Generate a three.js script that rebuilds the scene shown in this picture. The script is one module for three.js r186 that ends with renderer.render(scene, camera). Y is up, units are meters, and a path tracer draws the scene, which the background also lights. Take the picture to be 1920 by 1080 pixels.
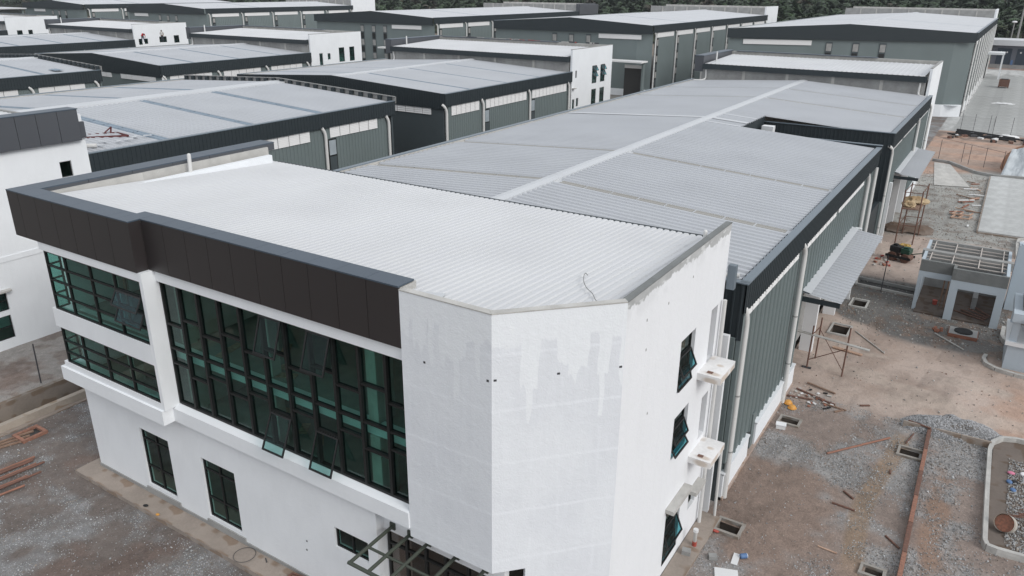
import * as THREE from 'three';
import { mergeGeometries } from 'three/addons/utils/BufferGeometryUtils.js';
import { MarchingCubes } from 'three/addons/objects/MarchingCubes.js';

// ---------------------------------------------------------------- camera, sky, sun, exposure
const scene = new THREE.Scene();
const renderer = new THREE.WebGLRenderer({ antialias: true });
renderer.setSize(1024, 576);
renderer.toneMapping = THREE.LinearToneMapping;
renderer.toneMappingExposure = 1.4;
renderer.shadowMap.enabled = true;

const camera = new THREE.PerspectiveCamera(41.1256, 16 / 9, 0.5, 3000);
{
  const right = new THREE.Vector3(0.84388644, 0.00801516, -0.53646195);
  const up = new THREE.Vector3(-0.20273325, 0.93052078, -0.30500871);
  const back = new THREE.Vector3(0.4967443, 0.36615139, 0.78687881);
  camera.quaternion.setFromRotationMatrix(new THREE.Matrix4().makeBasis(right, up, back));
  camera.position.set(9.675, 20, 14.393);
}
const SUN = new THREE.Vector3(0.80, 0.58, 0.20).normalize();
const sun = new THREE.DirectionalLight(new THREE.Color().setRGB(1.0, 0.97, 0.93), 1.25);
sun.position.copy(SUN).multiplyScalar(150).add(new THREE.Vector3(-20, 0, -30));
sun.target.position.set(-20, 0, -30);
sun.castShadow = true;
sun.shadow.radius = 48;
sun.shadow.mapSize.set(2048, 2048);
Object.assign(sun.shadow.camera, { left: -160, right: 160, top: 160, bottom: -160, near: 1, far: 500 });
scene.add(sun, sun.target);
{
  // an overcast sky of even cloud, a broad pale veil where the sun stands behind the cloud
  const W = 256, H = 128, d = new Float32Array(W * H * 4);
  for (let j = 0; j < H; j++) for (let i = 0; i < W; i++) {
    const el = ((j + 0.5) / H - 0.5) * Math.PI, az = ((i + 0.5) / W - 0.5) * 2 * Math.PI;
    const v = new THREE.Vector3(Math.cos(el) * Math.cos(az), Math.sin(el), Math.cos(el) * Math.sin(az));
    const s = Math.max(0, v.dot(SUN));
    const cl = 0.5 + 0.25 * Math.sin(3.1 * v.x / (0.25 + Math.max(0, v.y)) + 1.7 * v.z) + 0.25 * Math.sin(2.3 * v.z / (0.25 + Math.max(0, v.y)) - 2.2 * v.x);
    let L = el > 0 ? (0.62 - 0.06 * Math.sin(el)) * (0.9 + 0.2 * cl) + 0.12 * Math.pow(s, 3) : 0.2;
    const k = (j * W + i) * 4;
    d[k] = L * 0.94; d[k + 1] = L * 0.985; d[k + 2] = L * 1.05; d[k + 3] = 1;
  }
  const sky = new THREE.DataTexture(d, W, H, THREE.RGBAFormat, THREE.FloatType);
  sky.mapping = THREE.EquirectangularReflectionMapping;
  sky.magFilter = sky.minFilter = THREE.LinearFilter;
  sky.needsUpdate = true;
  scene.background = sky; scene.environment = sky;
}

// ---------------------------------------------------------------- helpers
let seed = 12345;
const rnd = () => { seed = (seed * 1664525 + 1013904223) >>> 0; return seed / 4294967296; };
const rr = (a, b) => a + (b - a) * rnd();
const clamp = (x, a = 0, b = 1) => Math.min(b, Math.max(a, x));
const sm = (a, b, x) => { const t = clamp((x - a) / (b - a)); return t * t * (3 - 2 * t); };
const mix = (a, b, t) => a + (b - a) * t;
const mix3 = (a, b, t) => [mix(a[0], b[0], t), mix(a[1], b[1], t), mix(a[2], b[2], t)];
const hash = (i, j, s = 0) => { let h = (i * 374761393 + j * 668265263 + s * 2147483647 * 0.1) | 0; h = Math.imul(h ^ (h >>> 13), 1274126177); h ^= h >>> 16; return (h >>> 0) / 4294967296; };
function vn(x, y, s = 0, per = 0) {
  const i = Math.floor(x), j = Math.floor(y), fx = x - i, fy = y - j, u = fx * fx * (3 - 2 * fx), v = fy * fy * (3 - 2 * fy);
  const w = per ? (a) => ((a % per) + per) % per : (a) => a;
  const a = hash(w(i), w(j), s), b = hash(w(i + 1), w(j), s), c = hash(w(i), w(j + 1), s), e = hash(w(i + 1), w(j + 1), s);
  return mix(mix(a, b, u), mix(c, e, u), v);
}
const fbm = (x, y, s = 0, o = 4) => { let a = 0, k = 0.5; for (let i = 0; i < o; i++) { a += k * vn(x, y, s + i * 7); x = x * 2.03 + 1.7; y = y * 2.03 - 3.1; k *= 0.5; } return a / (1 - Math.pow(0.5, o)); };
const toS = (c) => { c = clamp(c); return Math.round(255 * (c <= 0.0031308 ? 12.92 * c : 1.055 * Math.pow(c, 1 / 2.4) - 0.055)); };
function colourTex(w, h, f, repeat) {          // f(u, v) gives linear rgb; u to the right, v up
  const d = new Uint8Array(w * h * 4);
  for (let j = 0; j < h; j++) for (let i = 0; i < w; i++) { const c = f((i + 0.5) / w, (j + 0.5) / h), k = (j * w + i) * 4; d[k] = toS(c[0]); d[k + 1] = toS(c[1]); d[k + 2] = toS(c[2]); d[k + 3] = 255; }
  const t = new THREE.DataTexture(d, w, h); t.colorSpace = THREE.SRGBColorSpace; t.magFilter = THREE.LinearFilter; t.minFilter = THREE.LinearMipmapLinearFilter; t.generateMipmaps = true;
  t.wrapS = t.wrapT = repeat === false ? THREE.ClampToEdgeWrapping : THREE.RepeatWrapping; if (repeat) t.repeat.set(repeat[0], repeat[1]); t.needsUpdate = true; return t;
}
function greyTex(w, h, f, repeat) {
  const d = new Uint8Array(w * h * 4);
  for (let j = 0; j < h; j++) for (let i = 0; i < w; i++) { const c = Math.round(255 * clamp(f((i + 0.5) / w, (j + 0.5) / h))), k = (j * w + i) * 4; d[k] = d[k + 1] = d[k + 2] = c; d[k + 3] = 255; }
  const t = new THREE.DataTexture(d, w, h); t.magFilter = THREE.LinearFilter; t.minFilter = THREE.LinearMipmapLinearFilter; t.generateMipmaps = true;
  t.wrapS = t.wrapT = THREE.RepeatWrapping; if (repeat) t.repeat.set(repeat[0], repeat[1]); t.needsUpdate = true; return t;
}
const V3 = (x, y, z) => new THREE.Vector3(x, y, z);
const rgb = (r, g, b) => new THREE.Color().setRGB(r, g, b);

// geometry pieces in world metres, uv in metres
function bx(x0, x1, y0, y1, z0, z1) {
  if (x1 < x0) [x0, x1] = [x1, x0]; if (y1 < y0) [y0, y1] = [y1, y0]; if (z1 < z0) [z0, z1] = [z1, z0];
  const p = [], n = [], u = [], ix = [];
  const f = (a, b, c, d, nn, uv) => { const k = p.length / 3; for (const q of [a, b, c, d]) { p.push(...q); n.push(...nn); u.push(...uv(q)); } ix.push(k, k + 1, k + 2, k, k + 2, k + 3); };
  const XY = (q) => [q[0], q[1]], ZY = (q) => [q[2], q[1]], XZ = (q) => [q[0], q[2]];
  f([x0, y0, z1], [x1, y0, z1], [x1, y1, z1], [x0, y1, z1], [0, 0, 1], XY);
  f([x1, y0, z0], [x0, y0, z0], [x0, y1, z0], [x1, y1, z0], [0, 0, -1], XY);
  f([x1, y0, z1], [x1, y0, z0], [x1, y1, z0], [x1, y1, z1], [1, 0, 0], ZY);
  f([x0, y0, z0], [x0, y0, z1], [x0, y1, z1], [x0, y1, z0], [-1, 0, 0], ZY);
  f([x0, y1, z1], [x1, y1, z1], [x1, y1, z0], [x0, y1, z0], [0, 1, 0], XZ);
  f([x0, y0, z0], [x1, y0, z0], [x1, y0, z1], [x0, y0, z1], [0, -1, 0], XZ);
  return geo(p, n, u, ix);
}
function geo(p, n, u, ix) {
  const g = new THREE.BufferGeometry();
  g.setAttribute('position', new THREE.Float32BufferAttribute(p, 3));
  g.setAttribute('normal', new THREE.Float32BufferAttribute(n, 3));
  g.setAttribute('uv', new THREE.Float32BufferAttribute(u, 2));
  g.setIndex(ix); return g;
}
const clean = (g) => { if (!g.index) { const c = g.attributes.position.count; g.setIndex([...Array(c).keys()]); } for (const k of Object.keys(g.attributes)) if (!['position', 'normal', 'uv'].includes(k)) g.deleteAttribute(k); g.clearGroups(); return g; };
const join = (gs) => { gs = (Array.isArray(gs) ? gs : [gs]).map(clean); return gs.length === 1 ? gs[0] : mergeGeometries(gs); };
function quad(a, b, c, d, uv) {                 // a b c d anticlockwise from outside
  const A = V3(...a), B = V3(...b), C = V3(...c), D = V3(...d);
  const n = B.clone().sub(A).cross(D.clone().sub(A)).normalize();
  const w = A.distanceTo(B), h = A.distanceTo(D);
  return geo([...a, ...b, ...c, ...d], [...n, ...n, ...n, ...n], uv || [0, 0, w, 0, w, h, 0, h], [0, 1, 2, 0, 2, 3]);
}
// a bar between two points: round (r) or square (w x h)
function bar(a, b, r, seg = 8) {
  const A = V3(...a), B = V3(...b), L = A.distanceTo(B);
  const g = new THREE.CylinderGeometry(r, r, L, seg); g.translate(0, L / 2, 0);
  g.applyQuaternion(new THREE.Quaternion().setFromUnitVectors(V3(0, 1, 0), B.clone().sub(A).normalize())); g.translate(...a); return g;
}
function beam(a, b, w, h) {                     // rectangular, h upwards
  const A = V3(...a), B = V3(...b), L = A.distanceTo(B);
  const g = bx(-w / 2, w / 2, -h / 2, h / 2, 0, L);
  g.applyMatrix4(new THREE.Matrix4().lookAt(B, A, Math.abs(B.y - A.y) > 0.98 * L ? V3(1, 0, 0) : V3(0, 1, 0))); g.translate(...a); return g;
}
function tube(pts, r, seg = 10, n = 0) {
  const c = new THREE.CatmullRomCurve3(pts.map((q) => V3(...q)), false, 'centripetal');
  return new THREE.TubeGeometry(c, n || pts.length * 4, r, seg, false);
}
// a wall in the xy plane whose face looks to +z at zf; holes are [x0, x1, y0, y1]
function shapeOf(pts, holes = []) {
  const s = new THREE.Shape(pts.map((q) => new THREE.Vector2(...q)));
  for (const [a, b, c, d] of holes) s.holes.push(new THREE.Path([[a, c], [b, c], [b, d], [a, d]].map((q) => new THREE.Vector2(...q))));
  return s;
}
function wallZ(pts, zf, th, holes) { const g = new THREE.ExtrudeGeometry(shapeOf(pts, holes), { depth: th, bevelEnabled: false }); g.translate(0, 0, zf - th); return g; }
const rect = (x0, x1, y0, y1) => [[x0, y0], [x1, y0], [x1, y1], [x0, y1]];
// the same for a face that looks to +x at xf; points are [z, y]
function wallX(pts, xf, th, holes = []) {
  const g = new THREE.ExtrudeGeometry(shapeOf(pts.map(([z, y]) => [-z, y]), holes.map(([a, b, c, d]) => [-b, -a, c, d])), { depth: th, bevelEnabled: false });
  g.rotateY(Math.PI / 2); g.translate(xf - th, 0, 0); return g;
}
// ribbed sheet: origin o, across vector (spaced ribs), along vector, outward normal; ribs rise h, pitch p
function ribbed(o, across, along, normal, p, h, rib = 0.3, start = 0) {
  const A = V3(...across), L = V3(...along), N = V3(...normal).normalize(), O = V3(...o);
  const W = A.length(), a = A.clone().normalize(), len = L.length();
  const prof = []; let t = start;
  prof.push([0, 0]);
  while (t < W) { for (const [q, y] of [[p * (1 - rib) * 0.5, 0], [p * (1 - rib * 0.6) * 0.5, h], [p * (1 + rib * 0.6) * 0.5, h], [p * (1 + rib) * 0.5, 0]]) if (t + q < W) prof.push([t + q, y]); t += p; }
  prof.push([W, 0]);
  const ps = [], ns = [], us = [], ix = [];
  for (let i = 0; i + 1 < prof.length; i++) {
    const [s0, y0] = prof[i], [s1, y1] = prof[i + 1]; if (s1 - s0 < 1e-5) continue;
    const q0 = O.clone().addScaledVector(a, s0).addScaledVector(N, y0), q1 = O.clone().addScaledVector(a, s1).addScaledVector(N, y1);
    const n = N.clone().multiplyScalar(s1 - s0).addScaledVector(a, -(y1 - y0)).normalize(), k = ps.length / 3;
    ps.push(...q0, ...q1, ...q1.clone().add(L), ...q0.clone().add(L)); for (let m = 0; m < 4; m++) ns.push(...n);
    const b0 = O.dot(a), l0 = O.dot(L) / len; us.push(b0 + s0, l0, b0 + s1, l0, b0 + s1, l0 + len, b0 + s0, l0 + len);
    const flip = a.clone().cross(L).dot(N) < 0;
    flip ? ix.push(k, k + 2, k + 1, k, k + 3, k + 2) : ix.push(k, k + 1, k + 2, k, k + 2, k + 3);
  }
  return geo(ps, ns, us, ix);
}

// ---------------------------------------------------------------- scene graph helpers
const taken = {};
function numbered(n) { const k = taken[n] = (taken[n] ?? -1) + 1; return k ? n + '_' + String(k).padStart(3, '0') : n; }
const origin = new Map();
function thing(name, label, category, pos = [0, 0, 0], group, turn = 0, local = false) {
  const o = new THREE.Group(); o.name = numbered(name); o.position.set(...pos); o.rotation.y = turn; scene.add(o);
  o.userData = { label, category }; if (group) o.userData.group = group;
  origin.set(o, local ? V3(0, 0, 0) : o.position); return o;
}
function rootOf(p) { while (p.parent && p.parent !== scene) p = p.parent; return p; }
function part(name, gs, m, parent, label) {     // one mesh under a thing or under a part of it
  const g = join(gs), r = rootOf(parent), o = origin.get(r);
  if (o) g.translate(-o.x, -o.y, -o.z);
  const mesh = new THREE.Mesh(g, m); mesh.name = name; mesh.castShadow = mesh.receiveShadow = true; if (label) mesh.userData.label = label;
  parent.add(mesh); return mesh;
}
function single(name, gs, m, label, category, group) {   // a thing that is one mesh, its origin at its base
  const g = join(gs); g.computeBoundingBox(); const b = g.boundingBox, c = b.getCenter(V3(0, 0, 0)); c.y = b.min.y; g.translate(-c.x, -c.y, -c.z);
  const mesh = new THREE.Mesh(g, m); mesh.position.copy(c); mesh.name = numbered(name); mesh.castShadow = mesh.receiveShadow = true;
  mesh.userData = { label, category }; if (group) mesh.userData.group = group; scene.add(mesh); return mesh;
}
function struct(name, gs, m) { const mesh = new THREE.Mesh(join(gs), m); mesh.name = name; mesh.castShadow = mesh.receiveShadow = true; mesh.userData.kind = 'structure'; scene.add(mesh); return mesh; }

// ---------------------------------------------------------------- materials
const tPlaster = colourTex(512, 512, (u, v) => { const a = 0.955 + 0.05 * vn(u * 6, v * 6, 3, 6) + 0.03 * vn(u * 40, v * 14, 5) - 0.02 * vn(u * 200, v * 200, 9); return [a, a, a]; }, [0.2, 0.2]);
const bPlaster = greyTex(256, 256, (u, v) => 0.5 * vn(u * 64, v * 64, 1, 64) + 0.5 * vn(u * 16, v * 16, 2, 16), [0.5, 0.5]);
const tRoof = colourTex(256, 256, (u, v) => { const a = 0.91 + 0.07 * vn(u * 4, v * 4, 11, 4) + 0.04 * vn(u * 11, v * 3, 12, 11); return [a, a, a * 1.005]; }, [0.11, 0.11]);
const tConc = colourTex(512, 512, (u, v) => { const a = 0.72 + 0.25 * vn(u * 5, v * 4, 21, 5) * vn(u * 14, v * 3, 24) + 0.12 * vn(u * 20, v * 20, 22, 20) + 0.06 * vn(u * 120, v * 120, 23, 120); return [a, a * 0.995, a * 0.98]; }, [0.22, 0.22]);
const tDirty = colourTex(512, 512, (u, v) => { const a = 0.78 + 0.2 * vn(u * 6, v * 6, 31, 6) + 0.1 * vn(u * 40, v * 40, 32, 40); const s = sm(0.6, 0.8, vn(u * 9, v * 9, 33, 9)); return [a * (1 - 0.25 * s), a * (1 - 0.34 * s), a * (1 - 0.42 * s)]; }, [0.3, 0.3]);
const tRust = colourTex(256, 256, (u, v) => { const a = vn(u * 12, v * 12, 41, 12), b = vn(u * 50, v * 50, 42, 50); return mix3([0.21, 0.105, 0.075], [0.10, 0.06, 0.048], clamp(a * 0.8 + b * 0.4 - 0.1)); }, [1, 1]);
const tWood = colourTex(256, 256, (u, v) => { const a = vn(u * 40, v * 3, 51, 40), b = vn(u * 6, v * 6, 52, 6); return mix3([0.17, 0.10, 0.07], [0.32, 0.22, 0.16], clamp(a * 0.7 + b * 0.3)); }, [1, 1]);
const S = (color, roughness = 0.8, o = {}) => new THREE.MeshStandardMaterial({ color, roughness, ...o });
const M = {
  white: S(rgb(0.80, 0.82, 0.84), 0.75, { map: tPlaster, bumpMap: bPlaster, bumpScale: 0.004 }),
  whitePlain: S(rgb(0.78, 0.79, 0.80), 0.6),
  whiteRoof: S(rgb(0.575, 0.582, 0.59), 0.5, { map: tRoof }),
  roof: S(rgb(0.445, 0.46, 0.482), 0.5, { map: tRoof }),
  ridge: S(rgb(0.55, 0.565, 0.58), 0.45, { map: tRoof }),
  strip: S(rgb(0.34, 0.33, 0.305), 0.5, { map: tRoof }),
  stripBlue: S(rgb(0.22, 0.28, 0.34), 0.5, { map: tRoof }),
  dark: S(rgb(0.019, 0.028, 0.033), 0.6, { map: tRoof }),
  darkCapLit: S(rgb(0.15, 0.185, 0.215), 0.4, { map: tRoof }),  // lit copy of the dark fascia: daylight on cap tops put into the colour
  clad: S(rgb(0.158, 0.192, 0.192), 0.5, { map: tRoof }),
  cladDark: S(rgb(0.062, 0.078, 0.084), 0.55, { map: tRoof }),
  panel: new THREE.MeshPhysicalMaterial({ color: rgb(0.035, 0.030, 0.030), roughness: 0.38, map: tRoof, specularIntensity: 0.8 }),
  panelCapSky: new THREE.MeshPhysicalMaterial({ color: rgb(0.06, 0.082, 0.108), roughness: 0.45, map: tRoof }),  // panel colour with the sky reflected on its top painted in as blue-grey
  panelGrey: S(rgb(0.075, 0.08, 0.09), 0.45, { map: tRoof }),  // lighter copy of panel, sky sheen of side faces put into the grey
  concrete: S(rgb(0.34, 0.34, 0.335), 0.9, { map: tConc, bumpMap: bPlaster, bumpScale: 0.01 }),
  concLight: S(rgb(0.52, 0.51, 0.49), 0.9, { map: tConc, bumpMap: bPlaster, bumpScale: 0.01 }),
  concBlue: S(rgb(0.36, 0.41, 0.45), 0.85, { map: tConc }),
  cement: S(rgb(0.20, 0.21, 0.21), 0.95, { map: tConc, bumpMap: bPlaster, bumpScale: 0.01 }),
  slab: S(rgb(0.33, 0.28, 0.24), 0.95, { map: tDirty, bumpMap: bPlaster, bumpScale: 0.012 }),
  ledge: S(rgb(0.80, 0.79, 0.78), 0.85, { map: tDirty }),
  frame: S(rgb(0.007, 0.008, 0.008), 0.55),
  glass: new THREE.MeshPhysicalMaterial({ color: rgb(0.62, 0.81, 0.775), roughness: 0.02, transmission: 1, thickness: 0, ior: 1.45, specularIntensity: 0.7, side: THREE.DoubleSide }),
  glassSkyTint: new THREE.MeshPhysicalMaterial({ color: rgb(0.36, 0.66, 0.70), roughness: 0.02, transmission: 1, thickness: 0, ior: 1.45, specularIntensity: 0.6, side: THREE.DoubleSide }),  // blue tint paints the sky reflected in tilted sashes
  glassSash: new THREE.MeshPhysicalMaterial({ color: rgb(0.60, 0.76, 0.74), roughness: 0.02, transmission: 1, thickness: 0, ior: 1.4, specularIntensity: 0.35, side: THREE.DoubleSide }),
  louvre: S(rgb(0.74, 0.735, 0.73), 0.6),
  pipe: S(rgb(0.64, 0.635, 0.62), 0.5, { map: tPlaster }),
  room: S(rgb(0.50, 0.48, 0.45), 0.9, { map: tConc }),
  beamWhite: S(rgb(0.78, 0.80, 0.80), 0.8, { map: tPlaster }),
  floor: S(rgb(0.33, 0.32, 0.30), 0.9, { map: tConc }),
  rust: S(rgb(1, 1, 1), 0.9, { map: tRust }),
  rustBright: S(rgb(1.75, 1.65, 1.55), 0.9, { map: tRust }),
  wood: S(rgb(1, 1, 1), 0.9, { map: tWood }),
  woodPale: S(rgb(1.9, 1.95, 2.0), 0.9, { map: tWood }),
  steelGreen: S(rgb(0.055, 0.065, 0.05), 0.55),
  plasterBlue: S(rgb(0.46, 0.52, 0.57), 0.85, { map: tPlaster }),
  openingDark: S(rgb(0.028, 0.027, 0.026), 0.6),  // near-black fill, shade inside openings painted as colour
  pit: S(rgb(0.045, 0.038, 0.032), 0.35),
  steelLine: S(rgb(0.05, 0.05, 0.055), 0.6),
  plastic: S(rgb(0.72, 0.72, 0.72), 0.5),
  orange: S(rgb(0.62, 0.30, 0.06), 0.5),
  red: S(rgb(0.38, 0.07, 0.05), 0.6),
  blue: S(rgb(0.09, 0.17, 0.33), 0.6),
  pink: S(rgb(0.6, 0.2, 0.3), 0.7),
  black: S(rgb(0.012, 0.012, 0.013), 0.7),
  green: S(rgb(0.012, 0.06, 0.04), 0.45),
  soil: S(rgb(0.30, 0.16, 0.10), 1, { map: tDirty }),
  brick: S(rgb(0.30, 0.13, 0.085), 0.95, { map: tDirty }),
};
// ---------------------------------------------------------------- ground
const GC = {
  mud: [0.225, 0.168, 0.138], gravel: [0.285, 0.275, 0.268], tan: [0.455, 0.368, 0.317], darkGravel: [0.15, 0.143, 0.135], pinkTan: [0.315, 0.225, 0.18],
  rubble: [0.33, 0.325, 0.305], orange: [0.40, 0.265, 0.20], asphalt: [0.15, 0.126, 0.113], yard: [0.46, 0.46, 0.45], red: [0.26, 0.13, 0.085], green: [0.07, 0.08, 0.03],
};
function groundColour(x, z) {
  const n1 = fbm(x * 0.33, z * 0.33, 101, 3), n2 = fbm(x * 1.1, z * 1.1, 111, 3), n3 = fbm(x * 4.1, z * 4.1, 121, 2), fine = hash(Math.floor(x * 31), Math.floor(z * 31), 5);
  const wob = (n1 - 0.5) * 5 + (n2 - 0.5) * 2;
  let c;
  if (x > 1.5 && z < 3.0 || x > 1.5 && z > -30) {
    // yard to the right of the building, from the photographer to the far plots
    const wet = sm(1.15, 0.7, Math.hypot((x - 4.6) / 2.6, (z + 13.6) / 4.4) + (n2 - 0.5) * 0.6);
    const wet2 = sm(1.1, 0.7, Math.hypot((x - 7.3) / 2.2, (z + 10.4) / 1.6) + (n2 - 0.5) * 0.7);
    const g = sm(0.42, 0.6, n1 * 0.6 + n2 * 0.4);
    c = mix3(GC.mud, GC.gravel, clamp(g * 0.75 + 0.2));
    c = mix3(c, GC.mud, Math.max(wet, wet2 * 0.7));
    const tr = sm(0.55, 0.25, Math.abs(x - 8.25 - 0.25 * Math.sin(z * 0.5) + 0.02 * (z + 17))) * sm(-23.2, -22.0, z) * sm(-10.5, -12.5, z);
    c = mix3(c, [0.255, 0.185, 0.13], tr * 0.85);
    c = mix3(c, [0.24, 0.155, 0.11], 0.75 * sm(1.2, 0.4, Math.hypot((x - 10.6) / 0.5, (z + 15) / 6) + (n2 - 0.5)));
    const far = z + wob * 0.25;
    const tan = sm(-22.9, -25.2, far + (n3 - 0.5) * 1.5);
    let t = mix3(GC.tan, [0.28, 0.21, 0.17], 0.5 * sm(0.5, 0.75, n1) + 0.25 * sm(0.55, 0.75, n3));
    t = mix3(t, GC.orange, 0.8 * sm(11.5, 13.5, x + (n2 - 0.5) * 3) * sm(-33, -30, z) * sm(-23, -25, z));
    t = mix3(t, [0.45, 0.375, 0.32], 0.6 * sm(0.55, 0.7, fbm(x * 0.25 + 9, z * 0.6, 133)));
    c = mix3(c, t, tan);
    const dg = sm(-33.6, -34.8, z + wob * 0.25 - (x - 8) * 0.45 * sm(7, 5, x)) * sm(-46.0, -45.0, z + wob * 0.15);
    c = mix3(c, mix3(GC.darkGravel, [0.19, 0.15, 0.125], sm(0.5, 0.7, n2)), dg);
    const rb = sm(-57.5, -59.5, z + wob * 0.4);
    c = mix3(c, mix3(GC.rubble, [0.2, 0.165, 0.14], 0.6 * sm(0.5, 0.7, n2)), rb);
    const og = sm(-89.0, -91.5, z + wob * 0.5 + (x - 8) * 0.9 * sm(14, 6, x));
    c = mix3(c, mix3(GC.orange, [0.36, 0.27, 0.22], sm(0.35, 0.65, fbm(x * 0.08, z * 0.7, 141))), og);
    c = mix3(c, [0.1, 0.085, 0.075], 0.7 * sm(-112.5, -114, z) * sm(-121, -119, z) * sm(0.3, 0.5, n2));
    const yd = sm(-120.0, -121.0, z);
    c = mix3(c, mix3(GC.yard, [0.30, 0.30, 0.29], sm(0.45, 0.7, fbm(x * 0.5, z * 0.15, 151))), yd);
    c = mix3(c, GC.red, 0.7 * sm(-236, -240, z) * sm(0.35, 0.5, n1));
    c = mix3(c, GC.green, sm(-262, -285, z));
  } else if (x > -28.2 || z > -20) {
    const g = sm(0.44, 0.70, n1 * 0.5 + n2 * 0.5);
    c = mix3(GC.asphalt, [0.235, 0.238, 0.24], g * 0.85);
    if (x < -28.2) c = mix3(c, mix3([0.30, 0.28, 0.26], [0.22, 0.18, 0.155], sm(0.45, 0.65, n2)), 0.8);
    c = mix3(c, [0.15, 0.10, 0.08], 0.5 * sm(0.55, 0.72, fbm(x * 0.5 + 4, z * 0.5, 161)));
  } else c = mix3([0.22, 0.2, 0.18], [0.3, 0.26, 0.22], n1);
  const speck = fine > 0.93 ? 1.4 : fine < 0.07 ? 0.7 : 0.9 + 0.2 * fine;
  const st = fbm(x * 0.9 + z * 0.35, z * 0.28 - x * 0.1, 191, 3), tr2 = sm(0.55, 0.7, vn(x * 1.6 + z * 0.22, z * 0.12, 195)) * sm(0.4, 0.6, n2);
  const k = (0.70 + 0.36 * n3 + 0.26 * st) * (1 - 0.16 * tr2) * mix(1, speck, x > 1.5 && z < -24 ? 0.3 : 0.8);
  return [c[0] * k, c[1] * k, c[2] * k];
}
const groundBump = greyTex(256, 256, (u, v) => 0.6 * vn(u * 60, v * 60, 181, 60) + 0.4 * hash(Math.floor(u * 128), Math.floor(v * 128), 9), [1, 1]);
// open chambers sunk in the yard: x, z, half width, half depth
const PITS = [[3.72, -11.35, 0.42, 0.36], [3.72, -20.9, 0.42, 0.3], [9.15, -21.1, 0.46, 0.36], [8.95, -11.75, 0.34, 0.22], [3.62, -33.9, 0.5, 0.8], [3.85, -39.2, 0.45, 0.7]];
const inPit = (x, z, m = 0) => PITS.some((q) => Math.abs(x - q[0]) < q[2] + m && Math.abs(z - q[1]) < q[3] + m);
function groundSheet(x0, x1, z0, z1, w, h, cell, amp, y) {
  const tex = colourTex(w, h, (u, v) => groundColour(mix(x0, x1, u), mix(z1, z0, v)), false);
  const nx = Math.max(1, Math.round((x1 - x0) / cell)), nz = Math.max(1, Math.round((z1 - z0) / cell)), p = [], n = [], uv = [], ix = [];
  for (let j = 0; j <= nz; j++) for (let i = 0; i <= nx; i++) {
    const x = mix(x0, x1, i / nx), z = mix(z1, z0, j / nz);
    p.push(x, y + (amp ? (fbm(x * 0.7, z * 0.7, 171) - 0.55) * amp : 0), z); n.push(0, 1, 0); uv.push(i / nx, j / nz);
  }
  for (let j = 0; j < nz; j++) for (let i = 0; i < nx; i++) { if (inPit(mix(x0, x1, (i + 0.5) / nx), mix(z1, z0, (j + 0.5) / nz), -0.02)) continue; const a = j * (nx + 1) + i, b = a + 1, c = a + nx + 1, d = c + 1; ix.push(a, b, d, a, d, c); }
  const g = geo(p, n, uv, ix); if (amp) g.computeVertexNormals();
  const bump = groundBump.clone(); bump.repeat.set((x1 - x0) / 4, (z1 - z0) / 4); bump.needsUpdate = true;
  return [g, S(rgb(1, 1, 1), 0.97, { map: tex, bumpMap: bump, bumpScale: 0.02 })];
}
{
  const [g1, m1] = groundSheet(1.9, 21.9, -62, 4, 1024, 2048, 0.2, 0.09, 0); struct('yard_ground', g1, m1);
  const [g2, m2] = groundSheet(-28.0, 1.9, -12, 12, 1280, 1024, 0.5, 0.08, 0); struct('forecourt_ground', g2, m2);
  const [g3, m3] = groundSheet(-12, 44, -300, -62, 256, 1024, 4, 0, 0); struct('far_yard_ground', g3, m3);
  const base = S(rgb(0.19, 0.16, 0.13), 1, { map: tDirty });
  const g = bx(-1500, 900, -1.6, -0.9, -1900, 260); struct('ground', g, base);
  const [g4, m4] = groundSheet(-36.5, -28.9, -24, 8, 512, 1024, 1, 0.05, 0.8); struct('lane_ground', g4, m4);
  struct('raised_ground', [bx(-420, -36.5, -0.1, 0.78, -112, 60), bx(-36.5, -28.9, -0.1, 0.7, -112, 60), bx(-420, -13, -0.1, 0.76, -212, -112.05)], S(rgb(0.2, 0.19, 0.175), 0.95, { map: tConc }));
}
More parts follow.
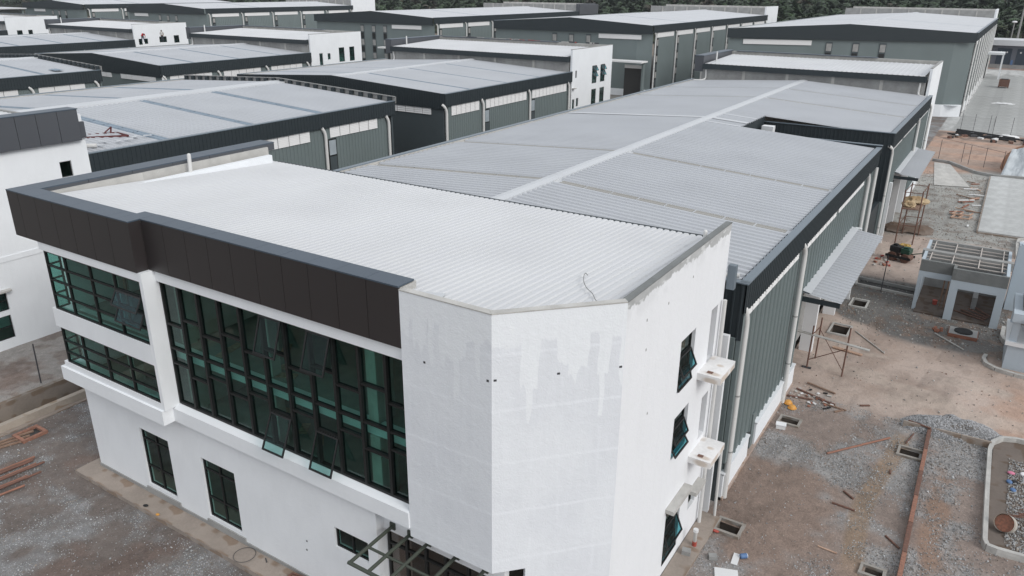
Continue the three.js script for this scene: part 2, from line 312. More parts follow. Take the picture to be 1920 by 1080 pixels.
// loose stones: too many and too small to count
function stones(name, n, place, sizes, tones, matr) {
  const g = new THREE.IcosahedronGeometry(1, 0); const m = new THREE.InstancedMesh(g, matr, n); const q = new THREE.Matrix4(), e = new THREE.Euler();
  for (let i = 0; i < n; i++) {
    const [x, y, z] = place(), s = rr(...sizes) * (rnd() < 0.06 ? 1.8 : 1);
    e.set(rr(0, 6), rr(0, 6), rr(0, 6)); q.compose(V3(x, y, z), new THREE.Quaternion().setFromEuler(e), V3(s, s * rr(0.5, 0.8), s * rr(0.6, 1)));
    m.setMatrixAt(i, q); const t = tones[Math.floor(rnd() * tones.length)], k = rr(0.7, 1.2); m.setColorAt(i, rgb(t[0] * k, t[1] * k, t[2] * k));
  }
  m.name = name; m.userData.kind = 'stuff'; m.castShadow = m.receiveShadow = true; scene.add(m); return m;
}
{
  const stone = S(rgb(1, 1, 1), 0.95), tones = [[0.29, 0.293, 0.297], [0.36, 0.365, 0.37], [0.21, 0.2, 0.19], [0.27, 0.23, 0.195], [0.46, 0.465, 0.47]];
  const m1 = stones('gravel', 44000, () => { for (;;) { const x = rr(2.9, 20), z = rr(-24.2, 0); const n = fbm(x * 0.33, z * 0.33, 101) * 0.6 + fbm(x * 1.1, z * 1.1, 111) * 0.4; const wet = Math.hypot((x - 4.6) / 2.6, (z + 13.6) / 4.4); if (inPit(x, z, 0.05)) continue; if (rnd() < sm(0.38, 0.58, n) * sm(0.75, 1.2, wet) + 0.05) return [x, 0.005, z]; } }, [0.014, 0.034], tones, stone);
  m1.userData.label = 'loose grey gravel strewn over the muddy yard'; m1.userData.category = 'gravel';
  const m2 = stones('gravel_001', 32000, () => { for (;;) { const x = rr(-28, -1), z = rr(-3, 10); const n = fbm(x * 0.33, z * 0.33, 101) * 0.55 + fbm(x * 1.1, z * 1.1, 111) * 0.45; if (x > -21.4 && z < 0.8) continue; if (rnd() < sm(0.46, 0.70, n) + 0.05) return [x, 0.005, z]; } }, [0.012, 0.029], tones, stone);
  m2.userData.label = 'loose grey gravel on the dark forecourt'; m2.userData.category = 'gravel';
  const m3 = stones('rubble', 9000, () => { for (;;) { const x = rr(3.0, 14), z = rr(-88, -24.5); const d = sm(-34, -36, z) * sm(-46, -44, z) + 0.5 * sm(-57, -60, z) + 0.06; if (inPit(x, z, 0.05)) continue; if (rnd() < d) return [x, 0.01, z]; } }, [0.018, 0.055], [[0.2, 0.195, 0.185], [0.27, 0.25, 0.225], [0.26, 0.18, 0.14], [0.42, 0.41, 0.39]], stone);
  m3.userData.label = 'small rubble scattered over the track and around the roofless kiosk'; m3.userData.category = 'rubble';
}
taken.gravel = 1;
// ---------------------------------------------------------------- building pieces
// a window whose face looks to +z: outer frame, mullions (x), transoms (y), one pane mesh per opening; skip lists openings left for opened sashes
function windowZ(parent, name, x0, x1, y0, y1, z, xs, ysOf, o = {}) {
  const f = o.bar || 0.055, d = o.depth || 0.09, fr = [bx(x0, x0 + f, y0, y1, z - d, z), bx(x1 - f, x1, y0, y1, z - d, z), bx(x0 + f, x1 - f, y0, y0 + f, z - d, z), bx(x0 + f, x1 - f, y1 - f, y1, z - d, z)];
  for (const x of xs) fr.push(bx(x - (o.mull || f) / 2, x + (o.mull || f) / 2, y0 + f, y1 - f, z - d, z + (o.proud || 0.004)));
  const X = [x0 + f / 2, ...xs, x1 - f / 2], cells = [];
  for (let i = 0; i + 1 < X.length; i++) {
    const ys = ysOf(i), Y = [y0 + f / 2, ...ys, y1 - f / 2];
    for (const y of ys) fr.push(bx(X[i], X[i + 1], y - f / 2, y + f / 2, z - d + 0.003, z - 0.002));
    for (let j = 0; j + 1 < Y.length; j++) cells.push([i, j, X[i], X[i + 1], Y[j], Y[j + 1]]);
  }
  const w = part(name, fr, o.frame || M.frame, parent);
  for (const [i, j, a, b, c, e] of cells) {
    const op = (o.open || []).find((q) => q[0] === i && q[1] === j);
    if (!op) { part('pane', bx(a + 0.02, b - 0.02, c + 0.02, e - 0.02, z - d * 0.55, z - d * 0.55 + 0.006), o.glass || M.glass, w); continue; }
    const h = e - c, W = b - a, k = 0.06, ang = op[2];
    const sash = [bx(-W / 2 + 0.02, -W / 2 + 0.02 + k, -h, 0, -0.02, 0.02), bx(W / 2 - 0.02 - k, W / 2 - 0.02, -h, 0, -0.02, 0.02), bx(-W / 2 + 0.02 + k, W / 2 - 0.02 - k, -k, 0, -0.02, 0.02), bx(-W / 2 + 0.02 + k, W / 2 - 0.02 - k, -h, -h + k, -0.02, 0.02)];
    const turn = (g) => { g.rotateX(-ang); g.translate((a + b) / 2, e - 0.02, z + 0.02); return g; };
    part('sash', sash.map(turn), o.frame || M.frame, w, 'sash swung open outwards at its foot');
    part('pane', turn(bx(-W / 2 + 0.04, W / 2 - 0.04, -h + 0.03, -0.03, -0.003, 0.003)), o.sashGlass || M.glassSkyTint, w);
  }
  return w;
}
// the same for a face that looks to +x; spans along z (z0 < z1)
function windowX(parent, name, z0, z1, y0, y1, x, zs, ys, o = {}) {
  const f = o.bar || 0.05, d = o.depth || 0.08, fr = [bx(x - d, x, y0, y1, z0, z0 + f), bx(x - d, x, y0, y1, z1 - f, z1), bx(x - d, x, y0, y0 + f, z0 + f, z1 - f), bx(x - d, x, y1 - f, y1, z0 + f, z1 - f)];
  for (const z of zs) fr.push(bx(x - d, x + 0.004, y0 + f, y1 - f, z - f / 2, z + f / 2));
  for (const y of ys) fr.push(bx(x - d, x + 0.002, y - f / 2, y + f / 2, z0 + f, z1 - f));
  const w = part(name, fr, o.frame || M.frame, parent), Z = [z0 + f / 2, ...zs, z1 - f / 2], Y = [y0 + f / 2, ...ys, y1 - f / 2];
  for (let i = 0; i + 1 < Z.length; i++) for (let j = 0; j + 1 < Y.length; j++) {
    const op = (o.open || []).find((q) => q[0] === i && q[1] === j);
    if (!op) { part('pane', bx(x - d * 0.55, x - d * 0.55 + 0.006, Y[j] + 0.02, Y[j + 1] - 0.02, Z[i] + 0.02, Z[i + 1] - 0.02), o.glass || M.glass, w); continue; }
    const h = Y[j + 1] - Y[j], W = Z[i + 1] - Z[i], k = 0.06;
    const turn = (g) => { g.rotateZ(op[2]); g.translate(x + 0.02, Y[j + 1] - 0.02, (Z[i] + Z[i + 1]) / 2); return g; };
    part('sash', [bx(-0.02, 0.02, -h, 0, -W / 2 + 0.02, -W / 2 + 0.02 + k), bx(-0.02, 0.02, -h, 0, W / 2 - 0.02 - k, W / 2 - 0.02), bx(-0.02, 0.02, -k, 0, -W / 2 + 0.02 + k, W / 2 - 0.02 - k), bx(-0.02, 0.02, -h, -h + k, -W / 2 + 0.02 + k, W / 2 - 0.02 - k)].map(turn), M.frame, w, 'sash swung open outwards at its foot');
    part('pane', turn(bx(-0.003, 0.003, -h + 0.03, -0.03, -W / 2 + 0.04, W / 2 - 0.04)), M.glassSkyTint, w);
  }
  return w;
}
// white louvre strip on a face looking to +x, cut into panels with slats
function louvreX(root, z0, z1, y0, y1, x, pw = 0.95, slats = true) {
  const n = Math.max(1, Math.round((z1 - z0) / pw)), w = (z1 - z0) / n;
  for (let i = 0; i < n; i++) {
    const a = z0 + i * w + 0.03, b = z0 + (i + 1) * w - 0.03, gs = [];
    if (slats) { const k = Math.max(4, Math.round((y1 - y0) / 0.13)), dy = (y1 - y0) / k; for (let j = 0; j < k; j++) { const y = y0 + j * dy; gs.push(quad([x + 0.05, y + 0.01, b], [x + 0.05, y + 0.01, a], [x + 0.015, y + dy * 1.02, a], [x + 0.015, y + dy * 1.02, b])); gs.push(quad([x + 0.015, y, b], [x + 0.015, y, a], [x + 0.05, y + 0.01, a], [x + 0.05, y + 0.01, b])); } gs.push(bx(x - 0.02, x + 0.012, y0, y1, a, b)); }
    else gs.push(bx(x - 0.02, x + 0.03, y0, y1, a, b));
    part('louvre_panel', gs, M.louvre, root);
  }
}
function louvreZ(root, x0, x1, y0, y1, z, pw = 0.95) {
  const n = Math.max(1, Math.round((x1 - x0) / pw)), w = (x1 - x0) / n;
  for (let i = 0; i < n; i++) { const a = x0 + i * w + 0.03, b = x0 + (i + 1) * w - 0.03, gs = [bx(a, b, y0, y1, z - 0.02, z + 0.012)], k = Math.max(4, Math.round((y1 - y0) / 0.16)), dy = (y1 - y0) / k; for (let j = 0; j < k; j++) { const y = y0 + j * dy; gs.push(quad([a, y + 0.01, z + 0.06], [b, y + 0.01, z + 0.06], [b, y + dy, z + 0.015], [a, y + dy, z + 0.015])); } part('louvre_panel', gs, M.louvre, root); }
}
// rain pipe: comes out from under the fascia, bends and drops down a face looking to +x
function downpipeX(root, x, z, yTop, yBot, r = 0.13, lean = 0.55) {
  const p = part('downpipe', [tube([[x - 0.05, yTop + 0.1, z + lean], [x + 0.1, yTop - 0.05, z + lean * 0.7], [x + r + 0.04, yTop - 0.45, z + 0.06], [x + r + 0.05, yTop - 0.8, z], [x + r + 0.05, yTop - 1.6, z]], r, 10, 14), bar([x + r + 0.05, yTop - 1.55, z], [x + r + 0.05, yBot, z], r, 12)], M.pipe, root);
  const n = Math.max(1, Math.floor((yTop - yBot) / 3));
  for (let i = 1; i <= n; i++) part('pipe_clip', bar([x + r + 0.05, yTop - 1.2 - i * 2.6, z], [x + r + 0.05, yTop - 1.26 - i * 2.6, z], r + 0.014, 12), M.concrete, p);
}
// a warehouse: low gable roof of ribbed sheet between deep dark fascias, clad side walls
function warehouse(root, o) {
  const { xL, xR, zN, zF, eave, ridge, fb } = o, xm = (xL + xR) / 2, ye = eave - (o.sink ?? 0.24), zNL = o.zNL ?? zN, zNR = o.zNR ?? zN;
  const p = o.pitch || 0.4, h = o.rib || 0.045, mRoof = o.roofMat || M.roof, cap = 0.42;
  const cuts = [...(o.strips || [])].sort((a, b) => b - a), sw = o.stripW || 0.8;
  const spans = []; let z = Math.min(zNL, zNR) < Math.max(zNL, zNR) ? Math.min(zNL, zNR) : zN; const zStart = z;
  for (const c of cuts) { spans.push([z, c + sw / 2]); z = c - sw / 2; } spans.push([z, zF]);
  const slope = (side) => side > 0 ? [xm, xR - cap] : [xm, xL + cap];
  for (const side of [1, -1]) {
    const [xa, xb] = slope(side), skip = (o.notch || (() => false));
    for (const [a, b] of spans) {
      let segs = [[a, b, xb]];
      if (o.notchRect && side > 0) { const [nx, nz0, nz1] = o.notchRect; segs = []; if (a > nz0) segs.push([a, Math.max(b, nz0), xb]); const m0 = Math.min(a, nz0), m1 = Math.max(b, nz1); if (m1 < m0) segs.push([m0, m1, nx]); if (b < nz1) segs.push([Math.min(a, nz1), b, xb]); }
      for (const [s0, s1, xe] of segs) { if (s0 - s1 < 0.02) continue; const yb = mix(ridge, ye, (xe - xa) / (xb - xa)); part('roof_sheet', ribbed([xa, ridge, s0], [0, 0, s1 - s0], [xe - xa, yb - ridge, 0], [side * 0.05, 1, 0], p, h, o.ribW || 0.6), mRoof, root); }
    }
    if (zNL !== zNR) { const zs = side > 0 ? [mix(zNL, zNR, 0.5), zNR] : [mix(zNL, zNR, 0.5), zNL]; part('roof_sheet', side > 0 ? quad([xa, ridge, zs[0]], [xb, ye, zs[1]], [xb, ye, zStart], [xa, ridge, zStart]) : quad([xb, ye, zs[1]], [xa, ridge, zs[0]], [xa, ridge, zStart], [xb, ye, zStart]), mRoof, root); }
    for (const c of cuts) {                    // sunken rooflight strip, panel by panel
      if (o.notchRect && side > 0 && c < o.notchRect[1] && c > o.notchRect[2]) continue;
      const n = o.stripN || 7, len = Math.abs(xb - xa) - 0.7;
      for (let i = 0; i < n; i++) {
        const t0 = (0.55 + i * len / n + 0.06) / Math.abs(xb - xa), t1 = (0.55 + (i + 1) * len / n - 0.03) / Math.abs(xb - xa);
        const X = (t) => mix(xa, xb, t), Y = (t) => mix(ridge, ye, t) + 0.005;
        part('rooflight_panel', ribbed([X(t0), Y(t0), c + sw * 0.42], [0, 0, -sw * 0.84], [X(t1) - X(t0), Y(t1) - Y(t0), 0], [side * 0.05, 1, 0], sw * 0.42, 0.03, 0.3), o.stripMat || M.strip, root);
      }
      part('rooflight_tray', quad(...(side > 0 ? [[xa, ridge - 0.005, c + sw / 2], [xb, ye - 0.005, c + sw / 2], [xb, ye - 0.005, c - sw / 2], [xa, ridge - 0.005, c - sw / 2]] : [[xb, ye - 0.005, c + sw / 2], [xa, ridge - 0.005, c + sw / 2], [xa, ridge - 0.005, c - sw / 2], [xb, ye - 0.005, c - sw / 2]])), o.trayMat || M.ridge, root);
    }
  }
  const rw = o.ridgeW || 0.55, zr = zNL !== zNR ? mix(zNL, zNR, 0.5) : zN, kd = (ridge - ye) / (xR - cap - xm);
  part('ridge_cap', [quad([xm, ridge + 0.15, zr], [xm + rw, ridge + 0.13 - kd * rw, zr], [xm + rw, ridge + 0.13 - kd * rw, zF], [xm, ridge + 0.15, zF]), quad([xm - rw, ridge + 0.13 - kd * rw, zr], [xm, ridge + 0.15, zr], [xm, ridge + 0.15, zF], [xm - rw, ridge + 0.13 - kd * rw, zF]),
    bx(xm + rw - 0.01, xm + rw, ridge - 0.02 - kd * rw, ridge + 0.128 - kd * rw, zF, zr), bx(xm - rw, xm - rw + 0.01, ridge - 0.02 - kd * rw, ridge + 0.128 - kd * rw, zF, zr)], M.ridge, root);
  // gutters and fascias
  for (const side of [1, -1]) {
    const x = side > 0 ? xR : xL, xi = x - side * 0.3, zn = side > 0 ? zNR : zNL;
    const runs = o.notchRect && side > 0 ? [[zn, o.notchRect[1]], [o.notchRect[2], zF]] : [[zn, zF]];
    for (const [a, b] of runs) {
      part('fascia', [ribbed([x, fb, a], [0, 0, b - a], [0, eave - fb, 0], [side, 0, 0], 0.3, 0.03, 0.3), bx(x - side * 0.07, x - side * 0.015, fb + 0.005, eave - 0.005, b, a)], o.fasciaMat || M.dark, root);
      part('fascia_cap', bx(xi, x + side * 0.045, eave, eave + 0.05, b, a), M.darkCapLit, root);
      part('gutter', [quad(...(side > 0 ? [[xi - 0.18, ye - 0.02, a], [xi, ye - 0.02, a], [xi, ye - 0.02, b], [xi - 0.18, ye - 0.02, b]] : [[xi, ye - 0.02, a], [xi + 0.18, ye - 0.02, a], [xi + 0.18, ye - 0.02, b], [xi, ye - 0.02, b]])), bx(xi, xi + side * 0.02, ye - 0.05, eave - 0.002, b, a)], side > 0 ? M.darkCapLit : M.concLight, root);
    }
  }
  return { xm, ye };
}
// dark gable fascia across one end, its top following the roof
function gableFascia(root, xL, xR, zL, zR, eave, ridge, fb, face = 1, mat = M.dark) {
  const xm = (xL + xR) / 2, zm = (zL + zR) / 2, gs = [];
  for (const [xa, za, ya, xb, zb, yb] of [[xL, zL, eave, xm, zm, ridge], [xm, zm, ridge, xR, zR, eave]]) {
    const t = 0.12 * face;
    gs.push(face > 0 ? quad([xa, fb, za], [xb, fb, zb], [xb, yb, zb], [xa, ya, za]) : quad([xb, fb, zb], [xa, fb, za], [xa, ya, za], [xb, yb, zb]));
    gs.push(face > 0 ? quad([xb, fb, zb - t], [xa, fb, za - t], [xa, ya, za - t], [xb, yb, zb - t]) : quad([xa, fb, za - t], [xb, fb, zb - t], [xb, yb, zb - t], [xa, ya, za - t]));
    gs.push(quad([xa, ya, za], [xb, yb, zb], [xb, yb, zb - t], [xa, ya, za - t]), quad([xa, fb, za - t], [xb, fb, zb - t], [xb, fb, zb], [xa, fb, za]));
    if (face > 0 && zL === zR) { const n = Math.round((xb - xa) / 0.3); for (let i = 0; i < n; i++) { const x = xa + (i + 0.5) * (xb - xa) / n, y = mix(ya, yb, (i + 0.4) / n); gs.push(bx(x - 0.04, x + 0.04, fb + 0.01, Math.min(y, mix(ya, yb, (i + 0.6) / n)) - 0.02, za - 0.01, za + 0.025)); } }
  }
  return part('gable_fascia', gs, mat, root);
}
// office at the far end of a block seen from behind: white ribbed roof falling to a dark gutter, bare concrete back, white end wall
function officeRear(root, o) {
  const { xL, xR, z, dy } = o, d = 10.6, gt = 11.65 + dy, wt = 12.46 + dy;
  part('rear_wall', bx(xL + 0.2, xR - 0.4, 8.6 + dy, 11.1 + dy, z - 0.25, z), M.concrete, root);
  for (let i = 1; i < 5; i++) { const x = mix(xL, xR, i / 5) + 0.3; part('stiffener', bx(x - 0.16, x + 0.16, 9.6 + dy, 11.09 + dy, z + 0.002, z + 0.06), M.concLight, root); }
  part('rear_gutter', [bx(xL + 0.35, xR - 0.35, 11.08 + dy, gt, z - 0.1, z + 0.42)], M.dark, root);
  part('roof_sheet', ribbed([xL + 0.6, gt + 0.03, z + 0.36], [xR - xL - 1.2, 0, 0], [0, 0.42, -d + 0.3], [0, 1, 0.04], 0.5, 0.03, 0.35), M.whiteRoof, root);
  part('parapet', [bx(xL + 0.2, xR - 0.25, gt - 0.6, wt - 0.02, z - d - 0.25, z - d)], M.concLight, root);
  part('front_wall', bx(xL + 0.2, xR - 0.26, 0.3, gt - 0.61, z - d - 0.25, z - d), M.white, root);
  part('inner_wall', [bx(xL + 0.3, xR - 0.5, 0.3, 8.59 + dy, z - 0.25, z - 0.05), bx(xL + 0.3, xR - 0.3, 7.95, 8.2, z - d, z - 0.26), bx(xL + 0.3, xR - 0.3, 11.2 + dy, 11.3 + dy, z - d, z - 0.26)], M.room, root);
  part('parapet_cap', bx(xL + 0.95, xL + (xR - xL) * 0.72, wt - 0.015, wt + 0.06, z - d - 0.5, z - d + 0.12), M.panelCapSky, root);
  const sideW = part('side_wall', wallX(rect(z - d - 0.25, z - 0.02, 0.3, wt), xR, 0.25, (o.wins || []).map((q) => [q[0], q[1], q[2], q[3]])), M.white, root, 'white rendered end wall');
  part('coping', bx(xR - 0.26, xR + 0.012, wt + 0.002, wt + 0.05, z - d - 0.25, z + 0.0), M.concrete, root);
  for (const [a, b, c, e, open] of o.wins || []) { if (b - a > 0.9) windowX(root, 'window', a, b, c, e, xR - 0.06, [], [mix(c, e, 0.36), mix(c, e, 0.68)], { open: open ? [[0, 1, 0.5], [0, 2, 0.55]] : [] }); else windowX(root, 'window', a, b, c, e, xR - 0.1, [], [], {}); }
  part('partition', bx(xR - 3.1, xR - 3.0, 0.3, 11.19 + dy, z - d + 0.01, z - 0.3), M.white, root);
  part('side_wall', bx(xL, xL + 0.25, 8.6 + dy, wt, z - d, z - 0.02), M.concLight, root, 'bare cement inner side of parapet');
  part('fascia_box', [bx(xL - 0.75, xL + 0.32, 10.74 + dy, 12.5 + dy, z - d - 0.6, z + 0.05)], M.panelGrey, root);
  part('fascia_cap', bx(xL - 0.78, xL + 0.36, 12.5 + dy, 12.56 + dy, z - d - 0.62, z + 0.07), M.panelCapSky, root);
  part('vent_pipe', [bar([xL + 1.1, gt, z - 2.2], [xL + 1.1, 12.9 + dy, z - 2.2], 0.09, 10)], M.pipe, root);
  part('rain_pipe', [tube([[xL + 0.75, 11.0 + dy, z + 0.2], [xL + 0.75, 10.0 + dy, z + 0.2], [xL + 0.55, 9.85 + dy, z + 0.6], [xL - 0.4, 9.8 + dy, z + 0.9]], 0.09, 8)], M.pipe, root);
  if (o.pipeR) part('rain_pipe', [tube([[xR - 0.9, 11.0 + dy, z + 0.25], [xR - 0.9, 9.9 + dy, z + 0.25], [xR - 0.7, 9.75 + dy, z + 0.5], [xR - 0.1, 9.7 + dy, z + 0.75]], 0.1, 8)], M.pipe, root);
  return sideW;
}
// ---------------------------------------------------------------- the main building: office front and long warehouse
// wall paint: white over a greyer undercoat that stops in uneven roller strokes; faint block joints show through
function paintTex(w, h, seedN, strokes, joints) {          // w, h in metres
  return colourTex(512, 1024, (u, v) => {
    const x = u * w, y = v * h, n = fbm(x * 1.3, y * 1.3, seedN), f = fbm(x * 9, y * 3, seedN + 3, 3), streak = vn(x * 14, y * 0.6, seedN + 5);
    // depth to which the top coat has run, in uneven strokes
    let under = 0;
    const wx = x + 0.05 * (vn(y * 2.3, 5, seedN + 2) - 0.5) + 0.02 * (vn(y * 11, x * 4, seedN + 4) - 0.5);
    let depth = 0.55 + 0.5 * vn(wx * 0.9, 3, seedN + 7);
    for (const [a, b, top] of strokes) { const t = sm(a - 0.02, a + 0.03, wx) * sm(b + 0.03, b - 0.02, wx); depth = Math.max(depth, t * (h - top) * (0.85 + 0.3 * vn(wx * 7, 1, seedN + 11))); }
    depth += 0.25 * (vn(wx * 5, y * 1.5, seedN + 13) - 0.5) + 0.1 * (vn(wx * 16, y * 3, seedN + 15) - 0.5);
    under = sm(h - depth + 0.04, h - depth - 0.04, y) * (0.7 + 0.6 * sm(0.3, 0.7, fbm(x * 0.9 + 3, y * 0.5, seedN + 17)));
    let k = 0.98 - 0.07 * under * (0.75 + 0.5 * n) + 0.035 * (f - 0.5) + 0.02 * (streak - 0.5);
    if (joints) { const j = y / 1.62, d = Math.abs(j - Math.round(j) + 0.02 * (vn(x * 1.5, 2, seedN) - 0.5)) * 1.62; k += 0.045 * sm(0.07, 0.02, d) * under; const jx = (x + 0.8 * (Math.floor(j + 0.5) % 2)) / 1.9, dx = Math.abs(jx - Math.round(jx)) * 1.9; k += 0.02 * sm(0.06, 0.02, dx) * under; }
    const bl = 1 + 0.012 * under; return [k, k * 1.004, k * 1.01 * bl];
  }, false);
}
const fit = (t, x0, w, h) => { t.repeat.set(1 / w, 1 / h); t.offset.set(-x0 / w, 0); return t; };
{
  const A = thing('factory_building', 'long warehouse fronted by a white office with dark brown fascia and tall green glazing', 'building', [-10, 0, -38]);
  const YT = 12.53, YB = 10.74, WT = 12.46;
  // ---- walls
  const G1 = [-17.24, -15.38, 0.66, 3.33], G2 = [-13.38, -11.48, 0.66, 3.33], G3 = [-6.47, -4.97, 2.32, 3.14];
  part('ground_floor_wall', wallZ(rect(-20.85, -4.54, 0.2, 4.745), -0.17, 0.25, [G1, G2, G3]), M.white, A);
  part('plinth', [bx(-17.4, -15.2, 0.2, 0.5, -0.169, -0.12), bx(-13.5, -11.3, 0.2, 0.5, -0.169, -0.12), bx(-20.86, -4.6, 0.19, 0.34, -0.168, -0.13)], M.concrete, A, 'bare grey cement plinth');
  part('side_wall', [bx(-20.85, -20.6, 0.1, 12.1, -11.18, -0.42), bx(-20.75, -20.5, 10.42, 12.2, -0.42, 0.2)], M.white, A);
  part('bay_wall', [bx(-20.75, -14.2, 10.41, 10.739, 0.17, 0.42), bx(-20.75, -14.45, 10.745, 12.2, 0.1, 0.28), bx(-20.75, -14.33, 7.18, 7.97, 0.14, 0.42), bx(-20.75, -14.33, 5.34, 5.61, 0.14, 0.42)], M.white, A);
  part('bay_pilaster', [bx(-14.35, -14.17, 5.34, 10.735, -0.3, 0.415)], M.white, A);
  part('ledge', bx(-20.97, -14.25, 4.74, 5.34, -0.41, 0.5), M.white, A);
  part('ledge', [bx(-14.25, -2.975, 4.74, 5.3, -0.41, 0.06), quad([-14.17, 5.302, 0.06], [-2.975, 5.302, 0.06], [-2.975, 5.4, -0.2], [-14.17, 5.4, -0.2])], M.white, A);
  part('lintel', bx(-14.17, -2.975, 10.32, 11.2, -0.5, -0.1), M.white, A);
  const tp = fit(paintTex(2.97, 12.46, 300, [[-0.2, 0.3, 11.2], [0.42, 0.9, 11.0], [0.95, 1.12, 10.7], [1.3, 2.2, 10.9], [1.75, 1.95, 9.7], [2.45, 2.62, 10.6]], true), -2.97, 2.97, 12.46);
  part('front_wall', wallZ(rect(-2.97, 0, 4.44, WT), 0, 0.2), new THREE.MeshStandardMaterial({ color: rgb(0.80, 0.82, 0.84), map: tp, roughness: 0.75, bumpMap: bPlaster, bumpScale: 0.006 }), A);
  const CL = Math.hypot(2.48, 2.59), ang = Math.atan2(2.59, 2.48);
  const tc = fit(paintTex(3.59, 12.46, 330, [[0.75, 1.25, 10.2], [0.9, 1.1, 9.6], [1.7, 2.6, 10.9], [2.05, 2.3, 10.5], [2.85, 3.2, 10.6], [2.92, 3.08, 9.4], [3.45, 3.8, 10.4]], true), 0, 3.59, 12.46);
  { const g = wallZ([[0, 4.44], [0.98, 4.44], [0.98, 0.2], [CL, 0.2], [CL, WT], [0, WT]], 0, 0.2); g.rotateY(ang); part('corner_wall', g, new THREE.MeshStandardMaterial({ color: rgb(0.80, 0.82, 0.84), map: tc, roughness: 0.75, bumpMap: bPlaster, bumpScale: 0.006 }), A); }
  const W1 = [-8.43, -7.09, 7.69, 9.55], W2 = [-8.47, -7.13, 5.12, 6.71], W3 = [-8.72, -7.24, 0.5, 2.9], S1 = [-10.63, -9.97, 7.56, 9.62], S2 = [-10.62, -9.95, 4.4, 6.18], S3 = [-10.42, -9.64, 1.42, 2.2];
  const tr = colourTex(1024, 1024, (u, v) => {
    const s = u * 8.59, y = v * 12.46, n = fbm(s * 1.1, y * 1.1, 360), f = fbm(s * 8, y * 8, 363, 3);
    let k = 0.975 + 0.03 * (n - 0.5) + 0.02 * (f - 0.5) - 0.012 * sm(0.5, 0.8, vn(s * 8, y * 0.5, 365));
    const line = Math.abs(y - (8.6 + 0.22 * s) - 0.06 * (vn(s * 2, 1, 367) - 0.5)); k += 0.015 * sm(0.06, 0.02, line);
    const e = 12.46 - 0.22 - 0.3 * (fbm(s * 1.6, 2, 369) - 0.4) - 0.1 * (vn(s * 11, 3, 371) - 0.5);
    const c = sm(e - 0.03, e + 0.03, y), g = 0.42 + 0.22 * fbm(s * 3, y * 6, 373) + 0.2 * sm(0.62, 0.72, fbm(s * 2.3, y * 9, 375));
    const wash = sm(e - 0.55, e - 0.1, y) * sm(0.45, 0.6, fbm(s * 2.2, y * 1.2, 377)) * (1 - c) * 0.08;
    const q = mix(k - wash, g, c); return [q, q * 0.995, q * mix(1, 0.975, c)];
  }, false);
  tr.repeat.set(1 / 8.59, 1 / 12.46); tr.offset.set(-2.59 / 8.59, 0);
  part('side_wall', wallX(rect(-11.18, -2.59, 0.1, WT), 2.48, 0.2, [W1, W2, W3, S1, S2, S3]), new THREE.MeshStandardMaterial({ color: rgb(0.81, 0.825, 0.84), map: tr, roughness: 0.75, bumpMap: bPlaster, bumpScale: 0.006 }), A, 'white side wall with a bare cement strip along its top');
  part('coping', [bx(-2.97, 0.02, WT, WT + 0.03, -0.21, 0.012)], M.concLight, A);
  { const g = bx(-0.004, CL, WT + 0.001, WT + 0.034, -0.21, 0.012); g.rotateY(ang); part('coping', g, M.concLight, A); }
  part('coping', bx(2.27, 2.49, WT, WT + 0.03, -11.2, -2.6), M.cement, A);
  part('coping_end', bx(-3.12, -2.98, 12.3, 12.5, -0.75, -0.02), M.concLight, A);
  // tie holes left in the render
  for (const [x, y] of [[-2.18, 10.55], [-0.12, 10.6], [-7.9, 1.9], [-7.95, 1.5]]) part('tie_hole', bx(x - 0.035, x + 0.035, y - 0.035, y + 0.03, x < -4 ? -0.19 : -0.02, x < -4 ? -0.166 : 0.004), M.steelLine, A);
  for (const s of [0.09, 1.78, 3.5]) { const g = bx(s - 0.04, s + 0.04, 10.6, 10.66, -0.02, 0.004); g.rotateY(ang); part('tie_hole', g, M.steelLine, A); }
  for (const [z, y] of [[-4.0, 11.45], [-5.6, 11.4], [-4.1, 10.5], [-7.6, 11.6], [-4.6, 8.2]]) part('tie_hole', bx(2.46, 2.484, y - 0.04, y + 0.04, z - 0.03, z + 0.03), M.concrete, A);
  // ---- dark panelled fascia with its top capping
  const seamsL = [-22.2, -21.39, -20.2, -19.02, -17.86, -16.7, -15.55, -14.33], seamsR = [-14.33, -13.17, -12.02, -10.9, -9.79, -8.62, -7.49, -6.39, -5.27, -4.14, -2.97];
  for (let i = 0; i + 1 < seamsL.length; i++) part('fascia_panel', bx(seamsL[i] + (i ? 0.009 : 0), seamsL[i + 1] - (i < 6 ? 0.009 : 0), YB, YT - 0.002, 0.39, 0.45), M.panel, A);
  for (let i = 0; i + 1 < seamsR.length; i++) part('fascia_panel', bx(seamsR[i] + 0.009, seamsR[i + 1] - 0.009, YB, YT - 0.002, -0.06, 0), M.panel, A);
  part('fascia_panel', bx(-14.39, -14.331, YB, YT - 0.002, 0.0, 0.388), M.panel, A);
  for (let z = 0.38; z > -11.6; z -= 1.2) part('fascia_panel', bx(-22.2, -22.14, YB, YT - 0.002, z - 1.18, z), M.panel, A);
  part('fascia_backing', [bx(-22.12, -14.42, YB + 0.01, 12.3, 0.3, 0.37), bx(-14.4, -2.99, YB + 0.01, 12.3, -0.12, -0.075), bx(-22.1, -20.8, YB + 0.005, YB + 0.05, -11.6, 0.3), bx(-22.13, -22.08, YB + 0.01, 12.4, -11.6, 0.3)], M.panelGrey, A);
  const capY = [YT, YT + 0.045];
  for (let i = 0; i + 1 < seamsL.length; i++) part('cap_panel', bx(seamsL[i] + 0.004, Math.min(seamsL[i + 1], -15.0) - 0.004, ...capY, -0.33, 0.46), M.panelCapSky, A);
  part('cap_panel', bx(-14.996, -14.325, ...capY, -0.64, 0.46), M.panelCapSky, A);
